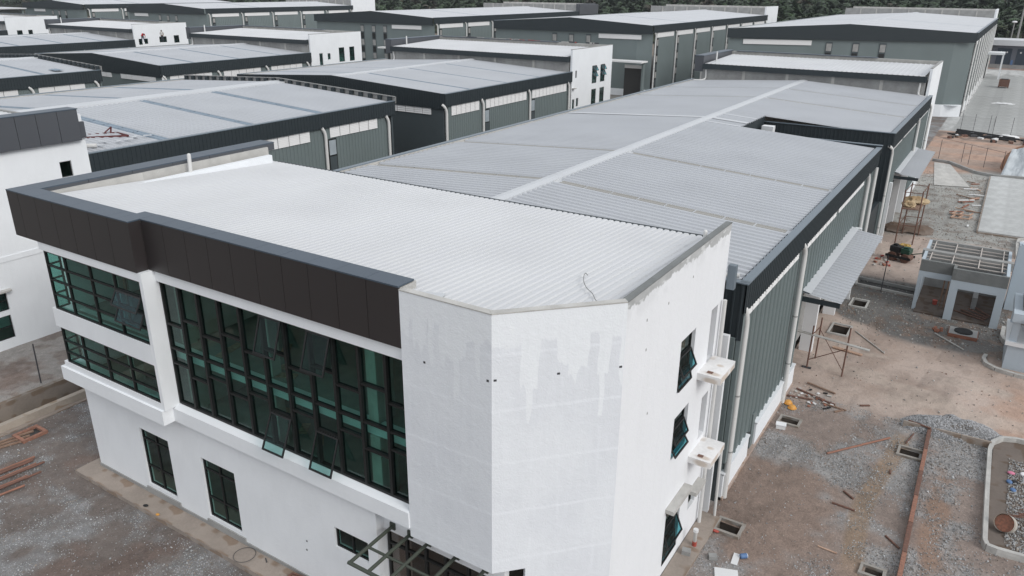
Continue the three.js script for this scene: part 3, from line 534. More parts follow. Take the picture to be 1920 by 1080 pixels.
  for (let i = 0; i + 1 < seamsR.length; i++) part('cap_panel', bx(Math.max(seamsR[i], -14.32) + 0.004, seamsR[i + 1] - 0.004, ...capY, -0.66, 0.012), M.panelCapSky, A);
  for (let i = 0, z = -0.335; i < 6; i++, z -= 1.93) { part('cap_panel', bx(-22.21, -21.22, ...capY, z - 1.922, z), M.panelCapSky, A); part('cap_return', bx(-21.26, -21.22, YT - 0.33, YT - 0.002, z - 1.91, z), M.panelGrey, A); }
  part('parapet', [bx(-21.6, -21.1, 11.3, 12.4, -11.4, -0.3)], M.concLight, A, 'bare cement inner face of the parapet');
  // ---- white ribbed roof
  const ry = (z) => 12.27 + (z + 0.3) * 0.055;
  for (let x = -21.1, n = 0; x < 2.25; x += 0.75, n++) {
    const gs = []; for (let k = 0; k < 3; k++) { const a = x + k * 0.25; if (a + 0.25 > 2.31) break; const z0 = a + 0.125 > 0 ? -(a + 0.2) * 1.044 - 0.16 : -0.22; gs.push(ribbed([a, ry(z0), z0], [0.25, 0, 0], [0, ry(-11.55) - ry(z0), -11.55 - z0], [0, 1, 0.055], 0.25, 0.052, 0.85)); }
    if (gs.length) part('roof_sheet', gs, M.whiteRoof, A);
  }
  part('rear_gutter', [bx(-21.0, 2.26, 10.9, ry(-11.55) - 0.035, -11.95, -11.3)], M.dark, A);
  part('rear_wall', bx(-20.6, 2.28, 0, 10.9, -11.4, -11.18), M.concrete, A);
  part('loose_flashing', [(() => { const g = bx(-0.42, 0.42, 0, 0.02, -0.16, 0.16); g.rotateY(0.35); g.translate(-2.3, 12.34, -0.42); return g; })()], M.ridge, A);
  part('vent_pipe', [bar([-20.75, 11.9, -6.62], [-20.75, 12.85, -6.66], 0.085, 12), new THREE.SphereGeometry(0.085, 12, 6).translate(-20.75, 12.85, -6.66)], M.pipe, A);
  part('vent_pipe', [bar([2.05, 11.6, -9.7], [2.05, 12.45, -9.7], 0.07, 12), new THREE.SphereGeometry(0.07, 12, 6).translate(2.05, 12.45, -9.7)], M.pipe, A);
  part('roof_wire', tube([[0.4, 12.22, -4.4], [0.25, 12.21, -4.55], [0.5, 12.23, -3.95], [0.9, 12.24, -3.4], [1.15, 12.23, -3.2], [1.5, 12.24, -2.75], [1.9, 12.25, -2.4]], 0.012, 6, 30), M.concrete, A);
  // ---- glazing
  const mullX = [-13.2, -12.2, -11.12, -10.06, -9.02, -7.98, -6.9, -5.88, -4.85, -3.8];
  windowZ(A, 'glazing', -14.17, -2.975, 5.42, 10.32, -0.2, mullX, (i) => i % 2 ? [6.77, 7.72, 9.02] : [7.11, 7.72, 8.68], { bar: 0.075, mull: 0.1, depth: 0.16, proud: 0.02, open: [[5, 3, 0.33], [7, 3, 0.33], [5, 0, 0.42], [7, 0, 0.36]], sashGlass: M.glassSash });
  windowZ(A, 'window', -20.5, -14.35, 7.97, 10.41, 0.39, [-19.16, -17.5, -15.96], () => [8.6, 9.21, 9.81], { bar: 0.06, depth: 0.1, open: [[3, 2, 0.5], [3, 1, 0.42]] });
  windowZ(A, 'window', -20.5, -14.35, 5.61, 7.18, 0.39, [-19.1, -17.5, -15.95], () => [6.08, 6.6], { bar: 0.06, depth: 0.1 });
  for (const [y0, y1, ys] of [[7.97, 10.41, [8.6, 9.21, 9.81]], [5.61, 7.18, [6.08, 6.6]]]) {
    const fr = [bx(-20.51, -20.44, y0, y1, -0.16, -0.1), bx(-20.51, -20.44, y0, y0 + 0.06, -0.1, 0.29), bx(-20.51, -20.44, y1 - 0.06, y1, -0.1, 0.29), ...ys.map((y) => bx(-20.51, -20.44, y - 0.03, y + 0.03, -0.1, 0.29))];
    const w = part('side_light', fr, M.frame, A), Y = [y0, ...ys, y1]; for (let j = 0; j + 1 < Y.length; j++) part('pane', bx(-20.48, -20.474, Y[j] + 0.03, Y[j + 1] - 0.03, -0.1, 0.29), M.glass, w);
  }
  const gw = (r, z) => windowZ(A, 'window', r[0] + 0.02, r[1] - 0.02, r[2], r[3], z, [(r[0] + r[1]) / 2], () => [1.55, 2.85], { bar: 0.06, depth: 0.08 });
  gw(G1, -0.24); gw(G2, -0.24);
  windowZ(A, 'window', G3[0] + 0.02, G3[1] - 0.02, G3[2], G3[3], -0.24, [-5.72], () => [], { bar: 0.05, depth: 0.08 });
  // ---- side windows, ledges and hoods
  windowX(A, 'window', W1[0], W1[1], W1[2], W1[3], 2.36, [], [8.22, 8.86], { open: [[0, 1, 0.42], [0, 0, 0.28]] });
  windowX(A, 'window', W2[0], W2[1], W2[2], W2[3], 2.36, [], [5.62, 6.16], { open: [[0, 1, 0.4], [0, 0, 0.55]] });
  windowX(A, 'window', W3[0], W3[1], W3[2], W3[3], 2.36, [], [1.25, 2.0], { open: [[0, 1, 0.4], [0, 0, 0.12]] });
  windowX(A, 'window', S3[0], S3[1], S3[2], S3[3], 2.34, [], [], {});
  for (const s of [S1, S2]) part('ledge_door', [bx(2.2, 2.26, s[2], s[3], s[0] + 0.05, s[1] - 0.05)], M.concrete, A);
  for (const [y, z0, z1] of [[7.6, -10.66, -9.05], [4.2, -10.64, -9.05]]) { part('ac_ledge', bx(2.482, 3.32, y - 0.26, y, z0, z1), M.ledge, A); part('rust_stain', bx(2.75, 2.95, y + 0.001, y + 0.008, z1 - 0.35, z1 - 0.18), M.rust, A); }
  part('window_hood', bx(2.482, 2.8, 2.96, 3.12, -8.95, -7.1), M.concLight, A); part('window_hood', bx(2.482, 2.8, 2.24, 2.4, -10.6, -9.55), M.concLight, A);
  part('soil_pipe', [bar([2.62, 0.1, -10.95], [2.62, 9.7, -10.95], 0.07, 10)], M.pipe, A); part('soil_pipe', [bar([3.0, 0.1, -11.7], [3.0, 3.6, -11.5], 0.06, 10)], M.pipe, A);
  part('return_wall', [bx(2.0, 2.7, 0.1, 8.0, -11.9, -11.7)], M.whitePlain, A);
  // ---- rooms behind the glass
  part('slab_edge', [bx(-20.45, -2.99, 7.2, 7.66, -0.66, -0.46)], M.beamWhite, A);
  part('floor_slab', [bx(-20.55, -0.25, 7.25, 7.6, -11.15, -0.67), bx(-0.25, 2.25, 7.25, 7.6, -11.15, -3.0), bx(-20.45, -14.36, 7.3, 7.6, -0.45, 0.13)], M.floor, A);
  part('floor_slab', [bx(-20.55, -0.25, 4.5, 4.9, -11.15, -0.43), bx(-0.25, 2.25, 4.5, 4.9, -11.15, -3.0), bx(-20.45, -14.36, 4.75, 5.32, -0.4, 0.13), bx(-14.3, -2.99, 4.91, 5.38, -0.42, -0.3)], M.floor, A);
  part('floor_slab', [bx(-20.55, -0.25, 10.55, 10.85, -11.15, -0.52), bx(-0.25, 2.25, 10.55, 10.85, -11.15, -3.0), bx(-20.4, -14.4, 10.45, 10.7, -0.51, 0.15)], M.floor, A);
  part('floor_slab', [bx(-20.8, -0.2, 0.0, 0.25, -11.15, -0.45), bx(-0.2, 2.26, 0.0, 0.25, -11.15, -2.9)], M.floor, A);
  part('partition', [bx(-20.5, 2.2, 0.26, 4.49, -6.2, -6.0), bx(-20.5, 2.2, 4.91, 7.24, -5.2, -5.0), bx(-20.5, 2.2, 7.61, 10.54, -5.7, -5.5), bx(-9.9, -9.7, 0.26, 4.49, -5.99, -0.7), bx(-14.1, -13.95, 4.91, 7.2, -4.99, -0.8), bx(-14.1, -13.95, 7.7, 10.54, -5.49, -0.8)], M.room, A);
  for (const x of [-17.9, -14.0, -9.55, -4.5]) part('column', [bx(x - 0.2, x + 0.2, 4.92, 7.19, -1.1, -0.72), bx(x - 0.2, x + 0.2, 7.67, 10.54, -1.1, -0.72)], M.room, A);
  part('column', [bx(-4.75, -4.36, 4.92, 7.19, -0.7, -0.4), bx(-4.75, -4.36, 7.67, 10.5, -0.7, -0.4)], M.room, A);
  part('shore_post', [bar([-17.35, 7.61, -0.7], [-17.15, 10.54, -0.7], 0.06, 8)], M.rustBright, A);
  for (let i = 0; i < 9; i++) { const x = rr(-13, -4), z = rr(-2.6, -1.0); part('stored_board', (() => { const g = bx(-rr(0.2, 0.6), rr(0.2, 0.6), 0, 0.04, -0.15, 0.15); g.rotateY(rr(0, 3)); g.translate(x, i % 2 ? 7.61 : 4.92, z); return g; })(), M.woodPale, A); }
  // ---- entrance recess with its steel awning frame
  part('entrance_wall', [bx(-4.54, 0.1, 3.72, 4.49, -0.75, -0.5), bx(-4.8, -4.545, 0.2, 4.73, -1.8, -0.43)], M.white, A);
  part('soffit', bx(-2.97, 0.2, 4.445, 4.495, -0.5, -0.2), M.white, A);
  windowZ(A, 'entrance_glazing', -4.5, 0.05, 0.2, 3.72, -0.62, [-3.72, -2.94, -2.16, -1.3, -0.6], () => [3.1], { bar: 0.08, mull: 0.1, depth: 0.1, glass: new THREE.MeshPhysicalMaterial({ color: rgb(0.72, 0.68, 0.65), roughness: 0.05, transmission: 1, thickness: 0, ior: 1.5 }) });
  const aw = part('awning_frame', [...[-4.12, -3.4, -2.68, -1.6, -0.55].map((x) => bar([x, 3.98, -0.5], [x + 0.02, 3.98, 1.52], 0.06, 10)), bar([-4.15, 3.98, 1.5], [-0.2, 3.98, 1.5], 0.06, 10), bar([-4.12, 3.98, 0.68], [-0.2, 3.98, 0.68], 0.045, 8)], M.steelGreen, A);
  for (const x of [-4.12, -3.4, -2.68, -1.6, -0.55]) part('bracket', bx(x - 0.1, x + 0.1, 3.87, 4.11, -0.498, -0.44), M.steelGreen, aw);
  // ---- plinth slab along the front
  part('apron_slab', [bx(-21.45, -2.0, -0.1, 0.19, -0.6, 0.68), bx(-21.45, -20.86, -0.1, 0.188, -3.0, -0.6)], M.slab, A);
  part('apron_slab', [bx(2.5, 3.25, -0.1, 0.1, -11.7, -3.2)], M.slab, A);

  // ---- warehouse
  const xL = -22.95, xR = 2.92, E = 9.8, FB = 8.61;
  warehouse(A, { xL, xR, zN: -12.6, zF: -77.3, eave: E, ridge: 10.42, fb: FB, sink: 0.14, strips: [-20.6, -29.7, -60.5, -68.7], stripW: 0.72, stripN: 8, pitch: 0.48, rib: 0.09, notchRect: [-6.9, -43.9, -50.5], ridgeW: 0.38 });
  part('joint_flashing', [quad([-22.5, 9.79, -45.3], [-10.0, 10.53, -45.3], [-10.0, 10.53, -46.0], [-22.5, 9.79, -46.0]), quad([-10.0, 10.53, -45.3], [-6.9, 10.34, -45.3], [-6.9, 10.34, -46.0], [-10.0, 10.53, -46.0]), beam([-9.9, 10.5, -48.1], [-6.95, 10.32, -48.1], 0.25, 0.05), beam([-9.9, 10.5, -43.8], [-6.95, 10.32, -43.8], 0.25, 0.05)], M.ridge, A);
  part('end_wall', [bx(-22.6, 2.7, 0, 9.5, -12.9, -12.7)], M.cladDark, A);
  part('end_fascia', [ribbed([0.8, 7.5, -12.6], [2.12, 0, 0], [0, E - 7.5, 0], [0, 0, 1], 0.3, 0.03, 0.3), bx(0.8, 2.86, 7.51, E - 0.01, -12.69, -12.605)], M.dark, A);
  part('end_fascia_cap', bx(0.8, 2.96, E, E + 0.05, -12.85, -12.55), M.darkCapLit, A);
  part('corner_trim', [bx(2.36, 2.72, 2.2, 7.6, -12.66, -12.5), bx(2.75, 2.92, 2.0, 8.5, -12.9, -12.62)], M.clad, A);
  part('lost_pipe', [bar([1.75, 9.86, -12.95], [2.45, 9.92, -13.1], 0.09, 10)], M.pipe, A);
  part('scupper_box', bx(2.5, 2.78, 10.0, 10.9, -11.5, -11.25), M.darkCapLit, A);
  // right hand side wall: clad bays above a white dado
  const clad = (z0, z1, y0, y1) => part('cladding_sheet', [ribbed([2.7, y0, z0], [0, 0, z1 - z0], [0, y1 - y0, 0], [1, 0, 0], 0.72, 0.07, 0.22), ribbed([2.69, y0, z0 - 0.36], [0, 0, z1 - z0 + 0.36], [0, y1 - y0, 0], [1, 0, 0], 0.72, 0.035, 0.12)], M.clad, A);
  clad(-12.95, -22.6, 1.2, 8.3); clad(-22.6, -24.9, 1.2, 8.7); clad(-24.9, -38.2, 5.3, 8.3); clad(-38.2, -44.0, 0.9, 8.7);
  part('dado_wall', [bx(2.5, 2.86, -0.1, 1.25, -16.55, -12.9), bx(2.5, 2.86, -0.1, 1.25, -24.9, -17.7)], M.white, A);
  part('dado_cap', [bx(2.52, 2.9, 1.22, 1.3, -16.55, -12.9), bx(2.52, 2.9, 1.22, 1.3, -24.9, -17.7)], M.white, A);
  part('dado_footing', [bx(2.5, 2.93, -0.12, 0.14, -24.9, -12.9)], S(rgb(0.42, 0.33, 0.28), 0.95, { map: tDirty }), A);
  part('dado_opening_shade', bx(2.45, 2.5, 0.0, 1.9, -17.7, -16.55), M.openingDark, A); part('door_leaf', bx(2.72, 2.78, 0.05, 1.95, -17.66, -17.2), M.clad, A);  // near-black panel paints the shade inside the gap in the dado
  for (const [a, b] of [[-21.9, -13.4], [-30.6, -23.6], [-39.4, -31.2]]) louvreX(A, a, b, 8.12, 8.62, 2.76, 0.9);
  for (const [z, l] of [[-13.15, 0.3], [-22.6, 0.5], [-40.4, 0.4]]) downpipeX(A, 2.74, z, 8.75, z < -30 ? 0.1 : 0.05, 0.125, l);
  part('downpipe', [bar([2.95, 0.1, -43.0], [2.95, 8.6, -43.0], 0.13, 12)], M.pipe, A);
  part('loading_bay_wall', [bx(1.5, 1.7, 0, 5.3, -38.3, -24.9), bx(1.7, 2.68, 5.1, 5.3, -38.3, -24.9), bx(1.7, 2.68, 0, 5.1, -25.1, -24.9), bx(1.7, 2.68, 0, 5.1, -38.3, -38.1)], M.concrete, A);
  for (const z of [-29.6, -36.1]) part('pier', bx(2.1, 2.82, 0, 5.1, z - 0.35, z), M.whitePlain, A);
  part('pier', bx(2.6, 3.12, 0, 5.1, -39.9, -39.6), M.whitePlain, A);
  const canopy = (z0, z1, nm) => {
    part('canopy_roof', [ribbed([2.74, 5.5, z0], [0, 0, z1 - z0], [1.92, -0.22, 0], [0.1, 1, 0], 0.46, 0.06, 0.4)], M.roof, A);
    part('canopy_flashing', [quad([2.72, 5.62, z0 + 0.02], [3.16, 5.53, z0 + 0.02], [3.16, 5.53, z1], [2.72, 5.62, z1])], M.ridge, A);
    part('canopy_beam', [bx(2.74, 4.6, 5.02, 5.26, z0 - 0.12, z0 + 0.01), bx(2.74, 4.6, 5.02, 5.26, z1, z1 + 0.12), bx(4.45, 4.56, 5.05, 5.24, z1 + 0.13, z0 - 0.13)], M.dark, A);
  };
  canopy(-24.5, -38.0); canopy(-57.2, -70.5);
  // light well between the two halves of the warehouse
  part('light_well_wall', [ribbed([-6.9, 4.5, -50.5], [9.8, 0, 0], [0, 5.3, 0], [0, 0, 1], 0.3, 0.03, 0.3), bx(-6.9, 2.86, 4.5, 9.78, -50.65, -50.53)], M.dark, A);
  part('light_well_wall', [bx(-7.05, -6.9, 4.5, 10.2, -50.5, -43.9)], M.dark, A);
  part('light_well_wall', [bx(-6.9, 2.7, 0.0, 9.6, -44.05, -43.92)], M.clad, A);
  part('light_well_kerb', [bx(-7.0, 2.94, 9.4, 9.9, -44.2, -44.06)], M.dark, A); part('light_well_cap', [bx(-7.02, 2.96, 9.9, 9.95, -44.25, -44.0)], M.darkCapLit, A);
  part('light_well_cap', [bx(-6.9, 2.96, 9.8, 9.86, -50.62, -50.42)], M.darkCapLit, A);
  part('light_well_wall', [bx(-6.9, -6.0, 4.4, 4.5, -50.5, -44.05), bx(2.4, 2.7, 0, 4.5, -50.4, -44.1)], M.dark, A);
  part('roof_tank', [bx(-6.6, -5.7, 8.7, 9.75, -49.3, -48.6)], M.whitePlain, A);
  // far half: side wall
  clad(-50.6, -57.2, 0.9, 8.3); clad(-57.2, -70.5, 5.5, 8.3); clad(-70.5, -79.2, 1.0, 8.6);
  part('corner_trim', [ribbed([2.3, 0.5, -50.55], [0.6, 0, 0], [0, 9.0, 0], [0, 0, 1], 0.3, 0.03)], M.clad, A);
  part('dado_wall', [bx(2.5, 2.88, -0.1, 1.0, -79.2, -70.5)], M.white, A);
  part('loading_bay_wall', [bx(1.5, 1.7, 0, 5.5, -70.5, -57.2), bx(1.7, 2.68, 5.3, 5.5, -70.5, -57.2)], M.concrete, A);
  for (const z of [-54.5, -60.5, -66.0]) part('pier', bx(2.2, 3.0, 0, 5.2, z - 0.35, z), M.whitePlain, A);
  part('door_panel', bx(2.4, 2.6, 2.2, 4.4, -59.5, -57.6), M.cladDark, A);
  for (const [a, b] of [[-57.8, -51.3], [-67.5, -58.8], [-77.5, -70.5]]) louvreX(A, a, b, 8.2, 8.62, 2.74, 0.9, false);
  for (const z of [-50.9, -68.2, -79.0]) downpipeX(A, 2.74, z, 8.75, z === -68.2 ? 5.5 : 0.1, 0.125, 0.5);
  // far office of the same block
  officeRear(A, { xL: -22.0, xR: 2.5, z: -77.3, dy: 0, wins: [], pipeR: true });
}
// ---------------------------------------------------------------- the other blocks of the estate
function sideBays(root, xR, zs, fb, y0, slats, strip, opts = {}) {      // zs: pipe positions from near to far
  for (let i = 0; i + 1 < zs.length; i++) {
    const a = zs[i], b = zs[i + 1], lt = fb + 0.02, lb = fb - (opts.lh || 0.85);
    part('cladding_sheet', [ribbed([xR - 0.22, y0, a - 0.1], [0, 0, b - a + 0.1], [0, fb - y0, 0], [1, 0, 0], opts.p || 0.36, 0.045, 0.35)], M.clad, root);
    louvreX(root, b + (opts.gap ?? 1.5), a - 0.6, lb, lt, xR - 0.17, opts.pw || 1.0, slats);
    if (strip && i >= (opts.first || 0)) { const z1 = a - 0.35, z0 = a - 1.25; const w = part('window', [bx(xR - 0.2, xR - 0.14, y0 + 1.2, lb - 0.1, z0, z1)], M.frame, root); const k = Math.max(2, Math.round((lb - y0 - 1.3) / 1.4)); for (let j = 0; j < k; j++) { const ya = mix(y0 + 1.25, lb - 0.15, j / k), yb = mix(y0 + 1.25, lb - 0.15, (j + 1) / k); part('pane', bx(xR - 0.139, xR - 0.128, ya + 0.06, yb - 0.06, z0 + 0.08, z1 - 0.08), j === k - 1 ? M.concBlue : opts.paneMat || M.cladDark, w); } }
  }
}
{ // block beside the main building, its office at the near end
  const R = -35.1, L = -64, B = thing('factory_building', 'warehouse with a rusty frame on its roof beside a white office with grey panels', 'building', [-49.5, 0.8, -20]);
  warehouse(B, { xL: L, xR: R, zN: -9.55, zF: -37.3, eave: 10.65, ridge: 11.3, fb: 9.5, sink: 0.1, strips: [-15.6, -22.5, -29.3], stripW: 0.75, stripN: 8, stripMat: M.stripBlue, trayMat: M.stripBlue, pitch: 0.4, ridgeW: 0.9 });
  sideBays(B, R, [-10.2, -17.2, -28.9, -36.6], 9.5, 0.8, true, true, { lh: 0.85, pw: 1.05, first: 2 });
  downpipeX(B, R - 0.2, -28.9, 9.6, 0.8, 0.13, 0.4); downpipeX(B, R - 0.2, -36.4, 9.6, 0.8, 0.13, 0.4);
  part('end_wall', [bx(L + 0.3, R - 0.25, 0.8, 10.0, -37.2, -37.0), bx(L + 0.3, R - 0.25, 0.8, 10.0, -9.9, -9.75)], M.cladDark, B);
  part('end_fascia', [bx(R - 3, R, 9.5, 10.65, -9.68, -9.56)], M.dark, B);
  // unfinished verge at the far end: short brackets carrying a thin rail
  for (const [xa, ya, xb, yb] of [[L, 10.6, -49.55, 11.25], [-49.55, 11.25, R, 10.6]]) {
    part('verge_rail', [beam([xa, ya + 0.42, -37.35], [xb, yb + 0.42, -37.35], 0.12, 0.06)], M.concrete, B);
    part('verge_board', [beam([xa, ya + 0.12, -37.45], [xb, yb + 0.12, -37.45], 0.05, 0.55)], M.concrete, B);
    for (let i = 0; i < 13; i++) { const t = (i + 0.5) / 13, x = mix(xa, xb, t), y = mix(ya, yb, t); part('verge_bracket', bx(x - 0.16, x + 0.16, y, y + 0.38, -37.4, -37.12), M.dark, B); }
  }
  // office: white side wall under overhanging grey panels
  const wins = [[-8.85, -8.18, 9.62, 10.52], [-3.9, -2.6, 3.0, 4.1], [-3.86, -2.5, 1.35, 2.72]];
  part('side_wall', [wallX(rect(-9.9, 1.5, 0.7, 13.0), -34.9, 0.25, wins)], M.white, B, 'white rendered side wall');
  part('side_wall', bx(-34.95, -34.86, 5.72, 6.02, -9.9, 1.5), M.white, B, 'projecting white band');
  part('front_wall', [bx(-62, -34.95, 0.7, 13.0, 1.3, 1.5)], M.white, B);
  part('rear_wall', [bx(-62, -35.0, 5, 12.6, -9.6, -9.4)], M.concrete, B);
  for (const [a, b, c, e] of wins) { windowX(B, 'window', a, b, c, e, -35.0, [], b - a > 1 ? [mix(c, e, 0.5)] : [], {}); }
  part('partition', bx(-38.1, -38.0, 0.8, 12.0, -9.35, 1.25), M.white, B); part('floor_slab', [bx(-62, -35.2, 5.5, 5.8, -9.35, 1.25), bx(-62, -35.2, 8.6, 8.9, -9.35, 1.25)], M.room, B); part('ceiling', bx(-62, -35.2, 11.9, 12.1, -9.35, 1.25), M.room, B);
  part('window_hood', bx(-34.9, -34.6, 4.12, 4.22, -4.1, -2.4), M.concLight, B);
  let z = -9.55; for (const zz of [-8.42, -7.27, -6.18, -5.05, -3.9, -2.75, -1.6]) { part('fascia_panel', bx(-34.66, -34.6, 11.6, 13.33, z + 0.012, zz - 0.012), M.panelGrey, B); z = zz; }
  part('fascia_backing', bx(-34.75, -34.67, 11.62, 13.3, -9.5, 1.5), M.panelGrey, B);
  part('fascia_return', bx(-35.3, -34.67, 11.6, 13.33, -9.6, -9.5), M.panelGrey, B);
  part('fascia_cap', bx(-35.6, -34.58, 13.33, 13.38, -9.62, 1.5), M.panelCapSky, B);
  part('office_roof', ribbed([-62, 12.5, -9.4], [26.4, 0, 0], [0, 0.5, 10], [0, 1, -0.05], 0.5, 0.03), M.whiteRoof, B);
  part('scupper_box', bx(-34.95, -34.7, 11.7, 12.6, -9.9, -9.62), M.panelGrey, B);
}
{ // block behind it, its office at the far end
  const R = -34.5, L = -63.4, C = thing('factory_building', 'warehouse with dark gable end and white louvres joined to a white office with tilted windows', 'building', [-49, 0.8, -58]);
  warehouse(C, { xL: L, xR: R, zN: -43.7, zF: -68.6, eave: 10.6, ridge: 11.25, fb: 9.45, sink: 0.1, strips: [-48.7, -55.3, -62.1], stripW: 0.4, stripN: 8, stripMat: M.stripBlue, trayMat: M.stripBlue, pitch: 0.5, roofMat: M.roof, ridgeW: 0.45 });
  gableFascia(C, L, R, -43.62, -43.62, 10.62, 11.42, 9.2);
  part('end_wall', [bx(L + 0.3, R - 0.3, 0.8, 9.8, -43.95, -43.75)], M.cladDark, C);
  louvreZ(C, -44.5, -36.2, 8.6, 9.3, -43.72, 1.05); louvreZ(C, -60, -50, 8.6, 9.3, -43.72, 1.05);
  sideBays(C, R, [-44.2, -50.0, -59.0, -68.0], 9.45, 0.8, true, true, { lh: 0.95, pw: 0.75, first: 1, gap: 0.55 });
  for (const z of [-43.9, -50.0, -59.0, -67.9]) downpipeX(C, R - 0.2, z, 9.55, 0.8, 0.13, 0.4);
  officeRear(C, { xL: -62.6, xR: -34.6, z: -68.6, dy: 0.62, wins: [[-75.2, -73.9, 8.75, 10.9, 1], [-77.5, -76.2, 8.75, 10.9, 1], [-75.2, -73.9, 5.6, 8.05], [-77.5, -76.2, 5.6, 8.05], [-69.9, -69.5, 9.8, 10.65], [-69.5, -68.9, 6.0, 7.35], [-70.5, -69.9, 6.4, 7.4]] });
  part('window_hood', bx(-34.62, -34.2, 8.6, 8.7, -69.2, -68.7), M.concLight, C);
  // tools and offcuts left along the far parapet
  for (let i = 0; i < 22; i++) { const x = rr(-60, -37), a = rr(-0.2, 0.2); part('parapet_offcut', (() => { const g = bx(-rr(0.2, 0.7), rr(0.2, 0.7), 0, rr(0.06, 0.16), -0.06, 0.06); g.rotateY(a); g.translate(x, 13.1, -79.2); return g; })(), [M.concrete, M.steelLine, M.red, M.concLight][i % 4], C); }
}
{ // next column to the left, near block: only its roof shows
  const R = -79.2, L = -107, D = thing('factory_building', 'warehouse roof with an unfinished bracketed verge and a dark patch near its corner', 'building', [-93, 0.8, -25]);
  warehouse(D, { xL: L, xR: R, zN: -12, zF: -37.4, eave: 10.6, ridge: 11.25, fb: 9.35, sink: 0.1, strips: [-17, -24, -31.5], stripW: 0.55, stripN: 6, stripMat: M.stripBlue, trayMat: M.stripBlue, pitch: 0.5, roofMat: M.roof, ridgeW: 0.9 });
  sideBays(D, R, [-14, -21.5, -29.5, -36.8], 9.35, 0.8, false, false, { lh: 1.2, pw: 1.6 });
  for (const z of [-29.5, -36.8]) downpipeX(D, R - 0.2, z, 9.5, 0.8, 0.14, 0.5);
  for (const [xa, ya, xb, yb] of [[L, 10.6, -93.1, 11.25], [-93.1, 11.25, R, 10.6]]) {
    part('verge_board', [beam([xa, ya + 0.15, -37.5], [xb, yb + 0.15, -37.5], 0.08, 0.6)], M.concrete, D);
    for (let i = 0; i < 15; i++) { const t = (i + 0.5) / 15, x = mix(xa, xb, t), y = mix(ya, yb, t); part('verge_bracket', bx(x - 0.2, x + 0.2, y, y + 0.42, -37.42, -37.15), M.dark, D); }
  }
  part('roof_patch', [ribbed([-82.6, 10.83, -33.2], [0, 0, -1.0], [1.6, -0.075, 0], [0.05, 1, 0], 0.3, 0.03)], M.stripBlue, D);
  part('end_wall', [bx(L + 0.3, R - 0.25, 0.8, 10.2, -37.35, -37.2), bx(L + 0.3, R - 0.25, 0.8, 10.2, -12.4, -12.2)], M.clad, D);
}
function farBlock(label, o) {
  const { R, W, zN, zF, dy } = o, L = R - W, T = thing('factory_building', label, 'building', [(L + R) / 2, 0.8, (zN + zF) / 2]);
  warehouse(T, { xL: L, xR: R, zN, zF, eave: 9.8 + dy, ridge: 10.45 + dy, fb: 8.5 + dy, sink: 0.1, strips: o.strips, stripW: 0.45, stripN: 6, stripMat: M.stripBlue, trayMat: M.stripBlue, pitch: 0.6, roofMat: M.roof, ridgeW: o.ridgeW || 0.5 });
  gableFascia(T, L, R, zN + 0.08, zN + 0.08, 9.82 + dy, 10.62 + dy, 8.35 + dy);
  part('end_wall', [bx(L + 0.3, R - 0.3, 0.8, 9 + dy, zN - 0.2, zN)], M.clad, T);
  louvreZ(T, R - 8.5, R - 1.2, 7.8 + dy, 8.5 + dy, zN + 0.03, 1.2); louvreZ(T, R - 14, R - 10.5, 7.8 + dy, 8.5 + dy, zN + 0.03, 1.2);
  sideBays(T, R, o.pipes, 8.5 + dy, 0.8, false, false, { lh: 1.1, pw: 1.15, gap: 1.2 });
  for (const z of o.pipes) downpipeX(T, R - 0.2, z, 8.6 + dy, 0.8, 0.14, 0.5);
  officeRear(T, { xL: L + 0.8, xR: R - 0.1, z: zF, dy: dy - 0.1, wins: o.wins || [] });
  return T;
}
farBlock('warehouse with two roofers on its ridge and a white office with small dark windows', { R: -78.4, W: 28.6, zN: -44.4, zF: -69.2, dy: 0.8, strips: [-50, -57, -64.3], pipes: [-45, -53, -61, -68.6], wins: [[-71.6, -70.9, 8.4, 10.4], [-73.2, -72.6, 9.4, 10.3], [-76.2, -75.0, 8.9, 11], [-78.4, -77.3, 8.9, 11]] });
farBlock('warehouse partly cut by the picture edge with a white office of square dark openings behind', { R: -122.9, W: 28.6, zN: -44.4, zF: -70, dy: 0.8, strips: [-51, -58, -65], pipes: [-45, -53, -61, -69], ridgeW: 0.8, wins: [[-71.5, -70.8, 9.7, 10.7], [-72.6, -71.9, 9.8, 10.7], [-76.4, -74.9, 9.9, 10.9], [-79.0, -77.9, 9.7, 11]] });
farBlock('distant low warehouse whose white office carries two tiny square windows', { R: -168.5, W: 28.6, zN: -44.4, zF: -71, dy: 0.8, strips: [-58, -65], pipes: [-45, -53, -61, -69], wins: [[-74.0, -72.9, 9.6, 10.5], [-76.1, -75.2, 9.6, 10.5], [-82.4, -81.2, 9.6, 11]] });

